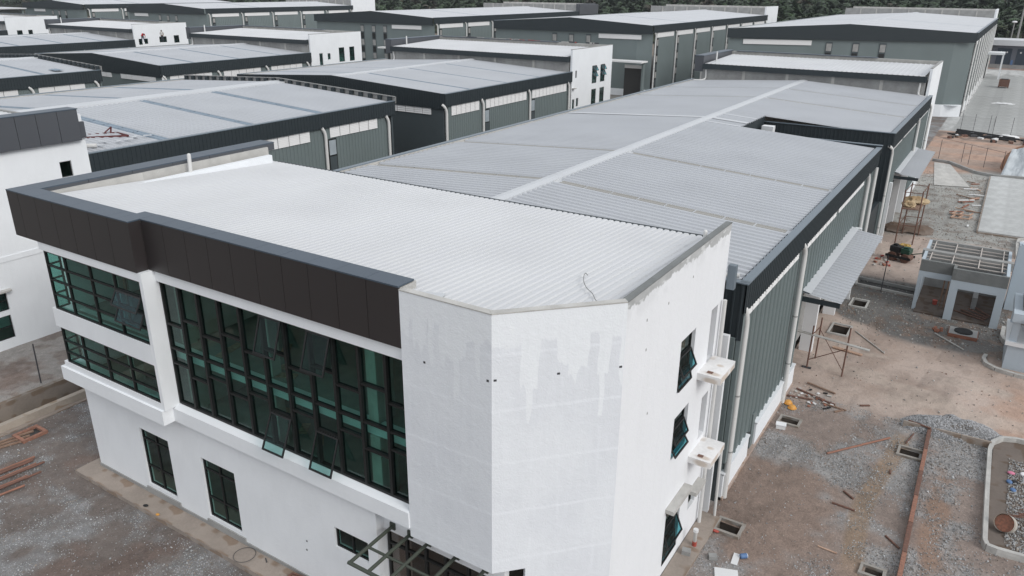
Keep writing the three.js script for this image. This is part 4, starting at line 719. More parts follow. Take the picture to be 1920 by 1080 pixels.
// ---- the tall row behind
function tallBlock(label, o) {
  const { xL, xR, zL, zR, zF } = o, y0 = o.y0 ?? 0.7, E = 13.5, T = thing('tall_factory_building', label, 'building', [(xL + xR) / 2, y0, (zL + zF) / 2]);
  const ch = o.chamfer ?? 3, zfr = mix(zL, zR, (xR - ch - xL) / (xR - xL));
  warehouse(T, { xL, xR, zN: Math.min(zL, zR) - 0.5, zNL: zL, zNR: zR - 2.2, zF, eave: E, ridge: 14.4, fb: 12.2, sink: 0.08, strips: [o.strip ?? zL - 22], stripW: 0.35, stripN: 4, stripMat: M.stripBlue, trayMat: M.stripBlue, pitch: 1.0, rib: 0.04, roofMat: M.whiteRoofFar || (M.whiteRoofFar = S(rgb(0.56, 0.57, 0.585), 0.45, { map: tRoof })), ridgeW: 0.5 });
  gableFascia(T, xL, xR - ch * 0.0, zL + 0.1, zR - 1.6, E, 14.55, 12.0);
  const front = (a, b, c, e, off = 0) => { const za = mix(zL, zR - 1.6, (a - xL) / (xR - xL)) + off, zb = mix(zL, zR - 1.6, (b - xL) / (xR - xL)) + off; return [quad([a, c, za], [b, c, zb], [b, e, zb], [a, e, za]), quad([b, c, zb - 0.1], [a, c, za - 0.1], [a, e, za - 0.1], [b, e, zb - 0.1]), quad([a, e, za], [b, e, zb], [b, e, zb - 0.1], [a, e, za - 0.1]), quad([a, c, za], [a, e, za], [a, e, za - 0.1], [a, c, za - 0.1]), quad([b, e, zb], [b, c, zb], [b, c, zb - 0.1], [b, e, zb - 0.1])]; };
  part('front_cladding', front(xL + 0.3, xR - ch, 2.0, 12.2, -0.35), M.clad, T);
  part('front_dado', front(xL + 0.3, xR - ch, y0 - 0.2, 2.0, -0.3), M.white, T);
  const za = mix(zL, zR - 1.6, (xR - ch - xL) / (xR - xL)) - 0.35, zb = zR - 2.6, xe = xR - 0.25;
  part('corner_cladding', [quad([xR - ch, 2.0, za], [xe, 2.0, zb], [xe, 12.2, zb], [xR - ch, 12.2, za])], M.clad, T);
  part('corner_dado', [quad([xR - ch, y0 - 0.2, za + 0.03], [xe + 0.03, y0 - 0.2, zb], [xe + 0.03, 2.0, zb], [xR - ch, 2.0, za + 0.03]), bx(xR - ch - 0.2, xR - 0.6, 1.9, 1.98, zb - 0.6, za - 0.1)], M.white, T);
  for (const [a, b] of o.louvres || []) part('louvre_panel', front(a, b, 11.0, 11.8, -0.2), M.louvre, T);
  for (const x of o.slots || []) { const w = part('slot_window', front(x - 0.5, x + 0.5, 2.6, 11.6, -0.25), M.cladDark, T); for (let k = 0; k < 6; k++) part('pane', front(x - 0.4, x + 0.4, 2.9 + k * 1.45, 4.1 + k * 1.45, -0.2), k % 2 ? M.concrete : M.frame, w); }
  const n = o.bays || 6;
  for (let i = 0; i <= n; i++) {
    const z = mix(zb - 0.8, zF + 1, i / n);
    downpipeX(T, xe, z, 12.3, y0, 0.16, 0.6);
    if (i < n) {
      const z1 = mix(zb - 0.8, zF + 1, (i + 1) / n);
      part('cladding_sheet', [ribbed([xe, 1.6, z], [0, 0, z1 - z], [0, 10.6, 0], [1, 0, 0], 0.6, 0.05, 0.35)], M.clad, T);
      part('louvre_panel', bx(xe - 0.02, xe + 0.1, 11.3, 12.2, z1 + 1.2, z - 0.9), M.louvre, T);
      part('dado_wall', bx(xe - 0.2, xe + 0.12, y0 - 0.2, 1.6, z1, z), M.white, T);
      const w = part('slot_window', bx(xe, xe + 0.1, 2.4, 11.2, z - 1.7, z - 0.8), M.frame, T);
      for (let k = 0; k < 6; k++) part('pane', bx(xe + 0.1, xe + 0.12, 2.6 + k * 1.45, 3.7 + k * 1.45, z - 1.6, z - 0.9), k % 2 ? M.concrete : M.cladDark, w);
    }
  }
  // office behind: grey parapet seen over the roof
  const g = o.back;
  if (g) {
    part('office_parapet', [bx(xL + 1, xR - 1.0 + (g.dx || 0), 12, 15.2, zF - 0.4, zF - 0.1)], M.concrete, T);
    part('office_roof', [bx(xL + 1, xR - 1.2, 14.2, 14.5, zF - 11, zF - 0.5)], M.whiteRoof, T);
    part('office_parapet', [bx(xL + 1, xR - 1, 14.0, 15.4, zF - 11.4, zF - 11.1)], M.concLight, T);
    for (let i = 1; i < 9; i++) { const x = mix(xL + 1, xR - 1, i / 9); part('stiffener', bx(x - 0.14, x + 0.14, 13.6, 15.1, zF - 0.095, zF + 0.02), M.concLight, T); }
    part('office_end', [bx(xR - 1 + (g.dx || 0), xR - 0.6 + (g.dx || 0), y0, 15.5, zF - 11.5, zF - 0.1)], g.dark ? M.panelGrey : M.white, T);
    if (g.dark) part('office_end', [bx(xR - 0.6, xR + 0.3, 12.6, 15.2, zF - 11.5, zF + 0.2)], M.panelGrey, T);
  }
  return T;
}
tallBlock('tall grey clad factory with a skewed front and chamfered corner beside the concrete yard', { xL: -33.75, xR: 3.3, zL: -123.5, zR: -134.5, zF: -221, y0: 0, strip: -165, louvres: [[-31.2, -20.6]], slots: [-17.9, -13.9, -9.9], bays: 9, back: {} });
{ const T = tallBlock('tall grey clad factory with a dark loading doorway under a flat canopy near its corner', { xL: -81, xR: -47.4, zL: -121.5, zR: -121.5, zF: -199, louvres: [[-58.1, -49.6]], slots: [-67.4, -63.8, -60.2], bays: 7, back: {} });
  part('canopy', bx(-55, -47.4, 7.2, 7.45, -121.8, -119.0), M.louvre, T); part('doorway_shade', bx(-51.9, -48.3, 0.7, 6.0, -121.86, -121.78), M.openingDark, T); part('door_header', bx(-51.9, -48.3, 6.0, 6.6, -121.85, -121.7), M.louvre, T); part('door_return', bx(-48.2, -47.9, 0.7, 7.2, -121.9, -121.0), M.clad, T); }  // open doorway filled by a near-black panel, interior shade painted as colour
{ const T = tallBlock('tall grey clad factory with slot windows and a grey ended parapet behind its roof', { xL: -131.5, xR: -97.8, zL: -121.5, zR: -121.5, zF: -190, louvres: [[-109, -101]], slots: [-117.5, -114.2, -111], bays: 6, back: { dark: true } });
  part('porch', bx(-111, -106, 6.9, 7.2, -121.8, -120), M.louvre, T); part('porch_door', bx(-109.5, -107.4, 0.7, 6.2, -121.86, -121.78), M.openingDark, T); }
tallBlock('tall grey clad factory with long white louvres whose white office rises behind its roof', { xL: -214, xR: -181, zL: -127, zR: -127, zF: -187, louvres: [[-211, -205]], slots: [-200, -196.5, -193], bays: 5, back: {} });
tallBlock('tall grey clad factory partly cut off behind the smallest white offices', { xL: -274, xR: -241, zL: -128, zR: -128, zF: -188, louvres: [[-268, -262]], slots: [-258, -254.5, -251], bays: 5 });
{ const T = thing('workshop_shed', 'white roofed shed with a dark open front in the far corner of the estate', 'shed', [-262, 0.7, -112]);
  part('roof', bx(-310, -252, 12.2, 12.5, -118, -108), M.whiteRoof, T); part('fascia', bx(-310, -251.5, 11.2, 12.25, -107.95, -107.7), M.dark, T); part('wall', bx(-310, -253, 0.6, 12, -117.5, -117), M.clad, T); part('post', bx(-253, -252, 0.6, 11.2, -109, -108), M.pipe, T); }
// ---------------------------------------------------------------- things on the ground
M.barPale = S(rgb(0.52, 0.47, 0.43), 0.7);
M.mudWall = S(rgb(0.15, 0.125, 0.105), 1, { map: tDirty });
M.rim = S(rgb(0.30, 0.28, 0.255), 0.95, { map: tDirty });
function lump(sx, sy, sz, sd, rough = 0.5) { const g = new THREE.IcosahedronGeometry(1, 4), p = g.attributes.position; for (let i = 0; i < p.count; i++) { const x = p.getX(i), y = p.getY(i), z = p.getZ(i), n = 1 + rough * (fbm(x * 2.2 + sd, z * 2.2 + y * 1.7, sd) - 0.5) * 2; p.setXYZ(i, x * n * sx, y * n * sy, z * n * sz); } g.computeVertexNormals(); return g; }
function turned(g, a, x, y, z, tilt = 0) { if (tilt) g.rotateZ(tilt); g.rotateY(a); g.translate(x, y, z); return g; }
{ // drain and step between the plots on the left
  const T = thing('drain_channel', 'long concrete drain channel between the forecourt and the raised lane', 'drain', [-28.2, 0, -5]);
  part('near_wall', [bx(-27.75, -27.45, -0.3, 0.42, -24, 12)], S(rgb(0.40, 0.345, 0.29), 0.95, { map: tDirty }), T); part('far_wall', [bx(-28.95, -28.7, -0.3, 0.86, -24, 12)], S(rgb(0.24, 0.205, 0.175), 0.95, { map: tDirty }), T); part('channel_floor', bx(-28.7, -27.75, -0.3, -0.2, -24, 12), M.slab, T);  // far wall darkened for shade in the channel, near wall paler as lit
  part('footing', bx(-27.45, -27.2, -0.1, 0.06, -24, 12), M.slab, T);
}
for (const [x, z] of [[-29.4, -2.2], [-29.5, -4.6], [-29.45, 0.6]]) single('fence_post', bar([x, 0.78, z], [x, 3.0, z - 0.05], 0.035, 8), M.steelLine, 'thin dark steel post standing along the drain edge', 'post', 'posts along the drain');
{ const T = thing('inspection_chamber', 'small rust coloured square chamber with an open lid beside the drain', 'manhole', [-26.2, 0, 0.2]);
  part('rim', [bx(-26.75, -25.75, 0, 0.14, -0.45, -0.3), bx(-26.75, -25.75, 0, 0.14, 0.55, 0.7), bx(-26.75, -26.6, 0, 0.14, -0.3, 0.55), bx(-25.9, -25.75, 0, 0.14, -0.3, 0.55)], M.rustBright, T); part('pit', bx(-26.6, -25.9, 0.0, 0.03, -0.3, 0.55), M.openingDark, T); }  // pit is a flat near-black plate, shade of its depth painted on
{ // bundle of scaffold tubes
  for (let i = 0; i < 10; i++) { const x = -24.4 + i * 0.2 + rr(-0.05, 0.05), z0 = 0.4 + rr(0, 0.9) + i * 0.12, y = 0.06 + (i % 3) * 0.05; single('scaffold_tube', bar([x - 0.2, y, 4.6 + rr(-0.3, 0.3)], [x + 0.25, y + 0.02, z0], 0.05, 8), i % 3 ? M.rust : M.rustBright, 'rusty scaffold tube in the loose bundle lying on the forecourt', 'tube', 'scaffold tubes in the bundle'); }
  for (let i = 0; i < 3; i++) single('timber_batten', beam([-27.0 + i * 0.22, 0.05, 2.4], [-26.4 + i * 0.25, 0.06, -0.1 + i * 0.3], 0.1, 0.07), M.wood, ['reddish timber batten lying along the drain footing', 'middle of three reddish battens near the drain', 'reddish batten of the three near the drain that lies towards the tubes'][i], 'batten', 'battens near the drain');
  for (let i = 0; i < 4; i++) single('broken_board', turned(bx(-0.6, 0.6, 0, 0.04, -0.06, 0.06), 0.5 + i * 0.14, -15.6 + i * 0.16, 0.03 + i * 0.03, 5.1 + i * 0.06), i % 2 ? M.wood : M.rustBright, 'splintered board in the small heap on the dark forecourt', 'board', 'broken boards');
}
{ const T = thing('wooden_crate', 'small open wooden crate lying on the front apron slab', 'crate', [-8.3, 0.2, 0.2]);
  for (const [a, b] of [[[-8.62, 0.24, 0.02], [-8.0, 0.24, -0.08]], [[-8.62, 0.24, 0.5], [-7.98, 0.24, 0.42]], [[-8.62, 0.24, 0.02], [-8.62, 0.24, 0.5]], [[-8.0, 0.24, -0.08], [-7.98, 0.24, 0.42]]]) part('side_board', beam(a, b, 0.05, 0.14), M.rust, T); part('base_board', bx(-8.6, -8.0, 0.2, 0.22, 0.0, 0.45), M.wood, T); }
{ for (const [x, z] of [[-7.35, 0.25], [-6.3, 0.3]]) { const T = thing('spray_bottle', 'red bottle with a pale cap standing on the apron slab', 'bottle', [x, 0.19, z], 'red bottles on the apron'); part('body', new THREE.CylinderGeometry(0.08, 0.09, 0.36, 12).translate(x, 0.37, z), M.red, T); part('cap', new THREE.CylinderGeometry(0.06, 0.07, 0.1, 12).translate(x, 0.6, z), M.plastic, T); } }
single('ring_mark', new THREE.TorusGeometry(0.4, 0.009, 6, 30).rotateX(Math.PI / 2).translate(-10.9, 0.22, 0.28), M.steelLine, 'thin ring standing in for a faint ring mark on the apron slab', 'wire');  // thin torus drawn in place of a ring mark on the slab
single('iron_bar', bar([-9.9, 0.22, 0.1], [-10.1, 0.22, -0.02], 0.02, 6), M.steelLine, 'short dark iron bar on the apron slab', 'bar');
single('glove', turned(new THREE.SphereGeometry(0.09, 8, 6).scale(1.3, 0.5, 0.8), 0.4, -16.6, 0.23, 0.52), M.black, 'black glove dropped on the apron slab', 'glove');
single('orange_peel', turned(new THREE.SphereGeometry(0.07, 8, 6).scale(1.3, 0.6, 0.9), 0.2, -15.7, 0.22, 0.6), M.orange, 'small orange scrap on the apron slab', 'litter');

// ---- yard on the right
function chamber(x, z, w, d, a, label, mat) {
  const T = thing('manhole_chamber', label, 'manhole', [x, 0, z], undefined, 0, true);
  part('rim', [beam([-w - 0.1, 0.03, -d - 0.05], [w + 0.12, 0.05, -d - 0.04], 0.11, 0.13), beam([-w - 0.12, 0.02, d + 0.05], [w + 0.1, 0.04, d + 0.06], 0.13, 0.14), beam([-w - 0.05, 0.03, -d], [-w - 0.06, 0.02, d], 0.1, 0.12), beam([w + 0.05, 0.04, -d], [w + 0.06, 0.03, d], 0.12, 0.13)], mat || M.rim, T);
  part('pit_floor', [bx(-w - 0.08, w + 0.08, -0.86, -0.8, -d - 0.08, d + 0.08)], M.pit, T);
  part('pit_wall', [bx(-w - 0.08, w + 0.08, -0.8, 0.02, -d - 0.09, -d - 0.02), bx(-w - 0.08, w + 0.08, -0.8, 0.02, d + 0.02, d + 0.09), bx(-w - 0.09, -w - 0.02, -0.8, 0.02, -d - 0.02, d + 0.02), bx(w + 0.02, w + 0.09, -0.8, 0.02, -d - 0.02, d + 0.02)], M.mudWall, T); return T;
}
chamber(3.72, -11.35, 0.42, 0.36, -0.1, 'open square manhole with a broken rim beside the corner downpipe');
chamber(3.72, -20.9, 0.42, 0.3, 0, 'open square manhole close to the white dado wall');
chamber(9.15, -21.1, 0.46, 0.36, 0.06, 'open concrete manhole between the mud trench and the rusty formwork');
chamber(8.95, -11.75, 0.34, 0.22, 0.1, 'half hidden manhole at the foot of the mud trench');
chamber(3.62, -33.9, 0.5, 0.8, 0, 'pair of open drain pits in the rubble beyond the scaffold', M.concLight);
chamber(3.85, -39.2, 0.45, 0.7, 0, 'open drain pit with a white cross bar under the canopy end', M.concLight);
{ const T = thing('manhole_cover', 'round black cover on a brick edged square plinth', 'manhole', [10.2, 0, -37.3]); part('plinth', turned(bx(-0.8, 0.8, 0, 0.22, -0.62, 0.62), 0, 10.2, 0, -37.3), M.brick, T); part('top', bx(9.43, 10.97, 0.22, 0.25, -37.9, -36.7), M.concrete, T); part('cover', new THREE.CylinderGeometry(0.5, 0.52, 0.06, 24).translate(10.2, 0.29, -37.3), M.black, T); }
{ // formwork along the new kerb line
  const T = thing('formwork_rail', 'long rusty steel formwork rail standing on edge across the gravel', 'formwork', [9.7, 0, -17.8]);
  for (let i = 0; i < 6; i++) { const a = -23.5 + i * 2.05, x = 9.62 + i * 0.028; part('rail', beam([x, 0.14, a], [x + 0.028, 0.15, a + 2.02], 0.09, 0.26), i % 2 ? M.rust : M.rustBright, T); part('flange', beam([x + 0.05, 0.27, a], [x + 0.07, 0.28, a + 2.02], 0.16, 0.03), i % 2 ? M.rustBright : M.rust, T); }
}
single('steel_tube', bar([5.89, 0.06, -18.93], [8.14, 0.06, -21.96], 0.05, 8), M.rustBright, 'single rusty tube lying slantwise on the grey gravel', 'tube');
single('steel_peg', bar([9.05, 0.05, -23.0], [8.85, 0.05, -21.9], 0.035, 8), M.rust, 'thin rusty peg lying between the timber edge and the manhole', 'peg');
for (const [a, b] of [[[7.1, -16.35], [7.55, -16.0]], [[6.85, -15.25], [7.75, -15.2]], [[8.55, -19.1], [8.58, -18.8]], [[9.05, -14.2], [9.6, -13.7]]]) single('steel_offcut', bar([a[0], 0.05, a[1]], [b[0], 0.05, b[1]], 0.045, 7), M.rust, 'short rusty offcut lying on the grey gravel', 'offcut', 'rusty offcuts');
single('wood_strip', beam([6.94, 0.04, -12.15], [7.65, 0.04, -12.1], 0.06, 0.03), M.woodPale, 'pale timber strip lying on bare ground', 'strip');
{ const T = thing('timber_edge', 'timber shuttering board holding back the gravel heap', 'board', [10.4, 0, -23.6]); for (let i = 0; i < 3; i++) part('board', beam([8.5 + i * 1.25, 0.17, -23.55 - i * 0.05], [9.73 + i * 1.25, 0.17, -23.6 - i * 0.05], 0.08, 0.34), M.slab, T); part('stake', bar([8.7, 0.3, -23.75], [9.7, 0.33, -23.45], 0.05, 7), M.rust, T); }
{ // gravel heap
  const g = new THREE.SphereGeometry(1, 48, 16, 0, Math.PI * 2, 0, Math.PI / 2), p = g.attributes.position; for (let i = 0; i < p.count; i++) { const x = p.getX(i), y = p.getY(i), z = p.getZ(i); const n = fbm(x * 3 + 5, z * 3 + 9, 401); p.setXYZ(i, x * 2.35 * (0.85 + 0.3 * n), y * y * 0.62 * (0.7 + 0.6 * n), z * 1.05 * (0.85 + 0.3 * n)); } g.computeVertexNormals(); g.rotateY(0.22);
  const T = thing('gravel_heap', 'low heap of grey gravel behind the timber board', 'gravel heap', [10.5, 0, -24.5], undefined, 0, true); part('mound', g, S(rgb(0.19, 0.19, 0.19), 1, { map: tDirty }), T);
  const ray = new THREE.Raycaster(), m = T.children[0]; T.updateMatrixWorld(true);
  const n = 5200, im = new THREE.InstancedMesh(new THREE.IcosahedronGeometry(1, 0), S(rgb(1, 1, 1), 0.95), n), q = new THREE.Matrix4(); let c = 0, guard = 0;
  while (c < n && guard++ < 20000) { const x = rr(-2.7, 2.7), z = rr(-1.6, 1.6); ray.set(V3(10.5 + x, 3, -24.5 + z), V3(0, -1, 0)); const hit = ray.intersectObject(m)[0]; if (!hit) continue; const s = rr(0.02, 0.05), t = rr(0.2, 0.46); q.compose(V3(x, hit.point.y, z), new THREE.Quaternion().setFromEuler(new THREE.Euler(rr(0, 6), rr(0, 6), 0)), V3(s, s * 0.7, s * 0.85)); im.setMatrixAt(c, q); im.setColorAt(c, rgb(t, t, t * 1.02)); c++; }
  im.count = c; im.name = 'stones'; im.userData.kind = 'stuff'; T.add(im);
}
{ // kerbed bed with a drum
  const path = [[13.9, -15.55], [12.75, -15.45], [12.42, -15.5], [12.33, -15.8], [12.25, -19.5], [12.2, -23.2], [12.3, -24.0], [12.65, -24.6], [13.2, -24.85], [14.5, -24.95], [18, -24.9]];
  const T = thing('planting_bed', 'round cornered concrete kerb enclosing an unfinished planting bed', 'kerb', [15, 0, -20]);
  for (let i = 0; i + 1 < path.length; i++) { const a = path[i], b = path[i + 1]; part('kerb_stone', beam([a[0], 0.13, a[1]], [b[0] + (b[0] - a[0]) * 0.01, 0.13, b[1]], 0.17, 0.3 + (i % 2) * 0.004), M.concLight, T); }
  part('bed_soil', bx(12.35, 18, 0.0, 0.06, -24.8, -15.6), S(rgb(0.17, 0.14, 0.12), 1, { map: tDirty }), T);
  const im = stones('bed_gravel', 5200, () => { const x = rr(13.0, 16), z = rr(-23, -15.9); return [x, 0.09, z]; }, [0.018, 0.045], [[0.33, 0.332, 0.335], [0.43, 0.435, 0.44], [0.25, 0.245, 0.24], [0.32, 0.285, 0.25]], S(rgb(1, 1, 1), 0.95)); im.userData.label = 'grey gravel filling the kerbed planting bed'; im.userData.category = 'gravel';
  const D = thing('steel_drum', 'cut drum with a rusty end lying in the planting bed', 'drum', [12.95, 0.06, -17.0]);
  const rt = (g) => { g.rotateX(Math.PI / 2 - 0.55); g.rotateY(-0.45); g.translate(12.95, 0.42, -17.05); return g; };
  part('shell', rt(new THREE.CylinderGeometry(0.36, 0.36, 0.4, 28, 1, true)), new THREE.MeshStandardMaterial({ color: rgb(0.45, 0.42, 0.38), roughness: 0.8, map: tDirty, side: THREE.DoubleSide }), D); part('end_disc', rt(new THREE.CylinderGeometry(0.34, 0.34, 0.02, 28).translate(0, 0.12, 0)), S(rgb(1.5, 1.25, 1.1), 0.9, { map: tRust }), D);
  const bits = [['plastic_bag', M.pink, 13.1, -21.7], ['plastic_bag', M.plastic, 13.55, -21.9], ['plastic_bag', M.blue, 13.05, -20.9], ['plastic_bag', M.black, 13.25, -21.0], ['plastic_bag', M.plastic, 13.95, -21.2], ['plastic_bag', M.blue, 13.2, -20.3]], tone = ['pink', 'white', 'bright blue', 'black', 'white', 'bright blue'];
  bits.forEach(([n, m, x, z], i) => single(n, turned(new THREE.IcosahedronGeometry(0.13, 1).scale(1.2, 0.5, 0.9), i, x, 0.12, z), m, tone[i] + ' crumpled plastic scrap in the planting bed', 'litter', tone[i] + ' scraps'));
  for (let i = 0; i < 4; i++) single('twig_heap', [...Array(5)].map((_, k) => bar([13.2 + i * 0.2 + rr(-0.2, 0.2), 0.12, -18.2 - i * 0.35], [13.5 + i * 0.3 + rr(0, 0.4), 0.14, -18.6 - i * 0.3 + rr(-0.3, 0.3)], 0.02, 5)), M.rust, 'small heap of brown twigs on the bed gravel', 'twigs', 'twig heaps');
}
// wall foot litter
{ const T = thing('standpipe', 'short standpipe with a white cap and red base beside the side wall', 'pipe', [2.95, 0, -9.5]); part('post', bar([2.95, 0.05, -9.5], [2.95, 0.75, -9.5], 0.07, 10), M.concLight, T); part('cap', bar([2.95, 0.75, -9.5], [2.95, 0.86, -9.5], 0.1, 10), M.plastic, T); part('base', bar([2.95, 0.0, -9.5], [2.95, 0.3, -9.5], 0.085, 10), M.red, T); }
single('board_scrap', turned(bx(-0.42, 0.42, 0, 0.03, -0.25, 0.25), 0.35, 4.45, 0.02, -8.75), M.plastic, 'large white board scrap lying flat on the mud', 'board'); single('board_strip', turned(bx(-0.12, 0.12, 0, 0.03, -0.32, 0.32), 0.1, 4.5, 0.02, -9.7), M.plastic, 'narrow white board strip lying on the mud', 'board');
{ const T = thing('drink_can', 'crushed blue drink can beside the white strip', 'can', [4.72, 0, -9.95]); part('body', turned(new THREE.CylinderGeometry(0.1, 0.1, 0.24, 12).rotateZ(Math.PI / 2), 0.7, 4.72, 0.1, -9.95), M.blue, T); part('lid', turned(new THREE.CylinderGeometry(0.095, 0.095, 0.02, 12).rotateZ(Math.PI / 2).translate(0.13, 0, 0), 0.7, 4.72, 0.1, -9.95), M.plastic, T); }
single('stone_block', turned(bx(-0.15, 0.15, 0, 0.16, -0.12, 0.12), 0.5, 3.75, 0, -9.3), M.concrete, 'grey stone block lying on the mud', 'stone'); single('stone_block', turned(bx(-0.16, 0.16, 0.1, 0.28, -0.13, 0.13), 0.2, 2.85, 0, -8.9), M.concrete, 'grey stone block on the slab by the side wall', 'stone');
single('red_rag', turned(new THREE.IcosahedronGeometry(0.12, 1).scale(1.2, 0.4, 0.8), 0, 3.35, 0.05, -10.85), M.red, 'small red rag near the corner manhole', 'rag');
{ const T = thing('white_box', 'small white plastic box beside the manhole at the dado wall', 'box', [3.5, 0, -20.1]); part('body', turned(bx(-0.22, 0.22, 0, 0.2, -0.15, 0.15), 0.2, 3.5, 0, -20.1), M.plastic, T); part('lid', turned(bx(-0.24, 0.24, 0.2, 0.24, -0.17, 0.17), 0.2, 3.5, 0, -20.1), M.whitePlain, T); }
for (const [x, z] of [[3.2, -22.75], [3.5, -22.35]]) { const T = thing('safety_helmet', 'yellow orange safety helmet lying at the wall foot', 'helmet', [x, 0, z], 'helmets at the wall'); part('shell', new THREE.SphereGeometry(0.19, 16, 8, 0, 6.3, 0, 1.6).scale(1, 0.85, 1.1).translate(x, 0.03, z), M.orange, T); part('brim', new THREE.CylinderGeometry(0.22, 0.23, 0.02, 16).translate(x, 0.04, z + 0.02), M.orange, T); }
{ // boards and litter on the track
  const L = [[3.9, -24.3, 0.35, 1.5], [4.8, -23.95, 0.2, 1.0], [5.3, -23.6, 0.15, 1.2], [4.3, -25.3, 0.3, 1.6], [5.6, -23.3, -0.9, 0.6], [3.5, -23.6, -0.2, 1.4], [6.6, -24.6, -0.6, 0.5]];
  for (const [x, z, a, l] of L) single('scrap_board', turned(bx(-l / 2, l / 2, 0, 0.05, -0.05, 0.05), -a, x, 0.03, z), rnd() < 0.5 ? M.wood : M.rust, 'dark scrap board lying on the tan track below the scaffold', 'board', 'scrap boards below the scaffold');
  for (let i = 0; i < 26; i++) { const x = rr(3.2, 5.4), z = rr(-25, -22.9); single('litter_scrap', turned(bx(-rr(0.04, 0.13), rr(0.04, 0.13), 0, 0.03, -0.06, 0.06), rr(0, 3), x, 0.04, z), [M.plastic, M.brick, M.concLight, M.black][i % 4], 'tiny scrap of building litter at the foot of the dado wall', 'litter', 'litter at the dado wall'); }
}
// ---- trestle scaffold with planks
{ const T = thing('scaffold', 'rusty scaffold frame with crossed braces standing on the tan track', 'scaffold', [4.0, 0, -27.9]);
  const post = [[3.06, -27.45, 2.6], [3.2, -28.9, 2.6], [4.94, -27.4, 2.95], [4.98, -28.75, 2.4]];
  for (const [x, z, h] of post.slice(0, 3)) part('post', bar([x, 0, z], [x + 0.03, h, z], 0.042, 8), M.rust, T);
  part('brace', bar([3.06, 0.5, -27.45], [4.9, 1.65, -27.4], 0.025, 6), M.rust, T); part('brace', bar([3.2, 1.9, -28.9], [4.92, 0.35, -27.4], 0.02, 6), M.rust, T); part('base_plate', bx(2.8, 3.3, 0, 0.04, -27.55, -27.35), M.steelLine, T); part('ledger', bar([3.05, 2.0, -27.45], [3.2, 2.0, -28.9], 0.03, 6), M.rust, T);
  single('scaffold_plank', beam([2.2, 2.05, -27.6], [6.1, 2.05, -27.05], 0.22, 0.05), M.concLight, 'long pale plank resting across the scaffold frame', 'plank'); single('scaffold_plank', turned(bx(-0.85, 0.85, 0, 0.06, -0.12, 0.12), -0.16, 4.6, 0.02, -30.9), M.woodPale, 'short pale plank lying on the track behind the scaffold', 'plank'); single('steel_angle', beam([4.5, 0.04, -34.2], [6.5, 0.04, -31.8], 0.05, 0.05), M.concLight, 'thin pale bar lying along the edge of the rubble', 'bar'); single('steel_angle', beam([8.7, 0.05, -36.6], [10.4, 0.05, -34.9], 0.07, 0.06), M.concLight, 'thin pale bar with a red end lying below the brick plinth', 'bar'); }
{ const T = thing('scaffold_tower', 'tall scaffold frame stacked with yellow sheeting beside the far canopy', 'scaffold', [4.6, 0, -56]);
  for (const [x, z] of [[3.95, -55.4], [5.25, -55.6], [4.1, -58.6], [5.35, -58.8]]) part('post', bar([x, 0, z], [x + 0.05, 4.6, z], 0.05, 8), M.rust, T);
  for (const y of [1.6, 3.0, 4.4]) { part('ledger', bar([3.95, y, -55.4], [5.3, y, -55.6], 0.035, 6), M.rust, T); part('ledger', bar([4.1, y, -58.6], [5.35, y, -58.8], 0.035, 6), M.rust, T); part('ledger', bar([5.25, y, -55.6], [5.38, y, -58.8], 0.035, 6), M.rust, T); part('ledger', bar([3.95, y, -55.4], [4.1, y, -58.6], 0.035, 6), M.rust, T); }
  part('deck', bx(3.95, 5.35, 3.0, 3.06, -58.7, -55.5), M.wood, T);
  for (const [a, b, c, e, f, l] of [[0.75, 0.32, 0.7, 4.75, -57.8, 'large heap of yellow sheeting at the back of the scaffold deck'], [0.45, 0.26, 0.5, 4.4, -56.2, 'small heap of yellow sheeting at the front of the scaffold deck']]) single('folded_sheeting', turned(lump(a, b, c, a * 9, 0.7), 0.3, e, 3.28, f), S(rgb(0.52, 0.40, 0.25), 0.8, { map: tDirty }), l, 'sheeting');
  single('yellow_rope', turned(new THREE.TorusKnotGeometry(0.26, 0.06, 50, 6, 2, 5).rotateX(1.5).scale(1.3, 0.4, 1), 0.2, 4.7, 0.1, -54.8), S(rgb(0.5, 0.33, 0.08), 0.8), 'coil of yellow brown rope under the scaffold tower', 'rope');
  single('soil_heap', turned(lump(1.9, 0.5, 1.3, 5, 0.7), 0.3, 4.2, 0.02, -60.0), S(rgb(0.19, 0.15, 0.125), 1, { map: tDirty }), 'dark soil heap behind the scaffold tower', 'soil heap'); }
{ // small roller
  const T = thing('plate_roller', 'small green walk behind roller with a long handle', 'roller', [4.9, 0, -50.6], undefined, -0.25, true);
  for (const x of [-0.5, 0.5]) part('drum', new THREE.CylinderGeometry(0.36, 0.36, 0.9, 20).rotateX(Math.PI / 2).translate(x, 0.36, 0), M.rust, T);
  part('frame', bx(-0.95, 0.95, 0.3, 0.5, -0.52, -0.46), M.black, T); part('frame', bx(-0.95, 0.95, 0.3, 0.5, 0.46, 0.52), M.black, T); part('engine', [bx(-0.75, 0.05, 0.72, 1.15, -0.36, 0.36), bx(-0.6, -0.3, 1.15, 1.28, -0.2, 0.1)], M.black, T); part('tank', [bx(0.1, 0.75, 0.72, 1.1, -0.36, 0.36), bx(0.2, 0.6, 1.1, 1.2, -0.2, 0.2)], M.green, T);
  part('handle', [tube([[0.8, 0.7, 0], [1.5, 0.95, 0], [2.3, 1.15, 0], [2.6, 1.15, 0]], 0.04, 8), bar([2.55, 1.15, -0.3], [2.55, 1.15, 0.3], 0.03, 6), bx(2.2, 2.5, 1.12, 1.26, -0.09, 0.09)], M.green, T); }
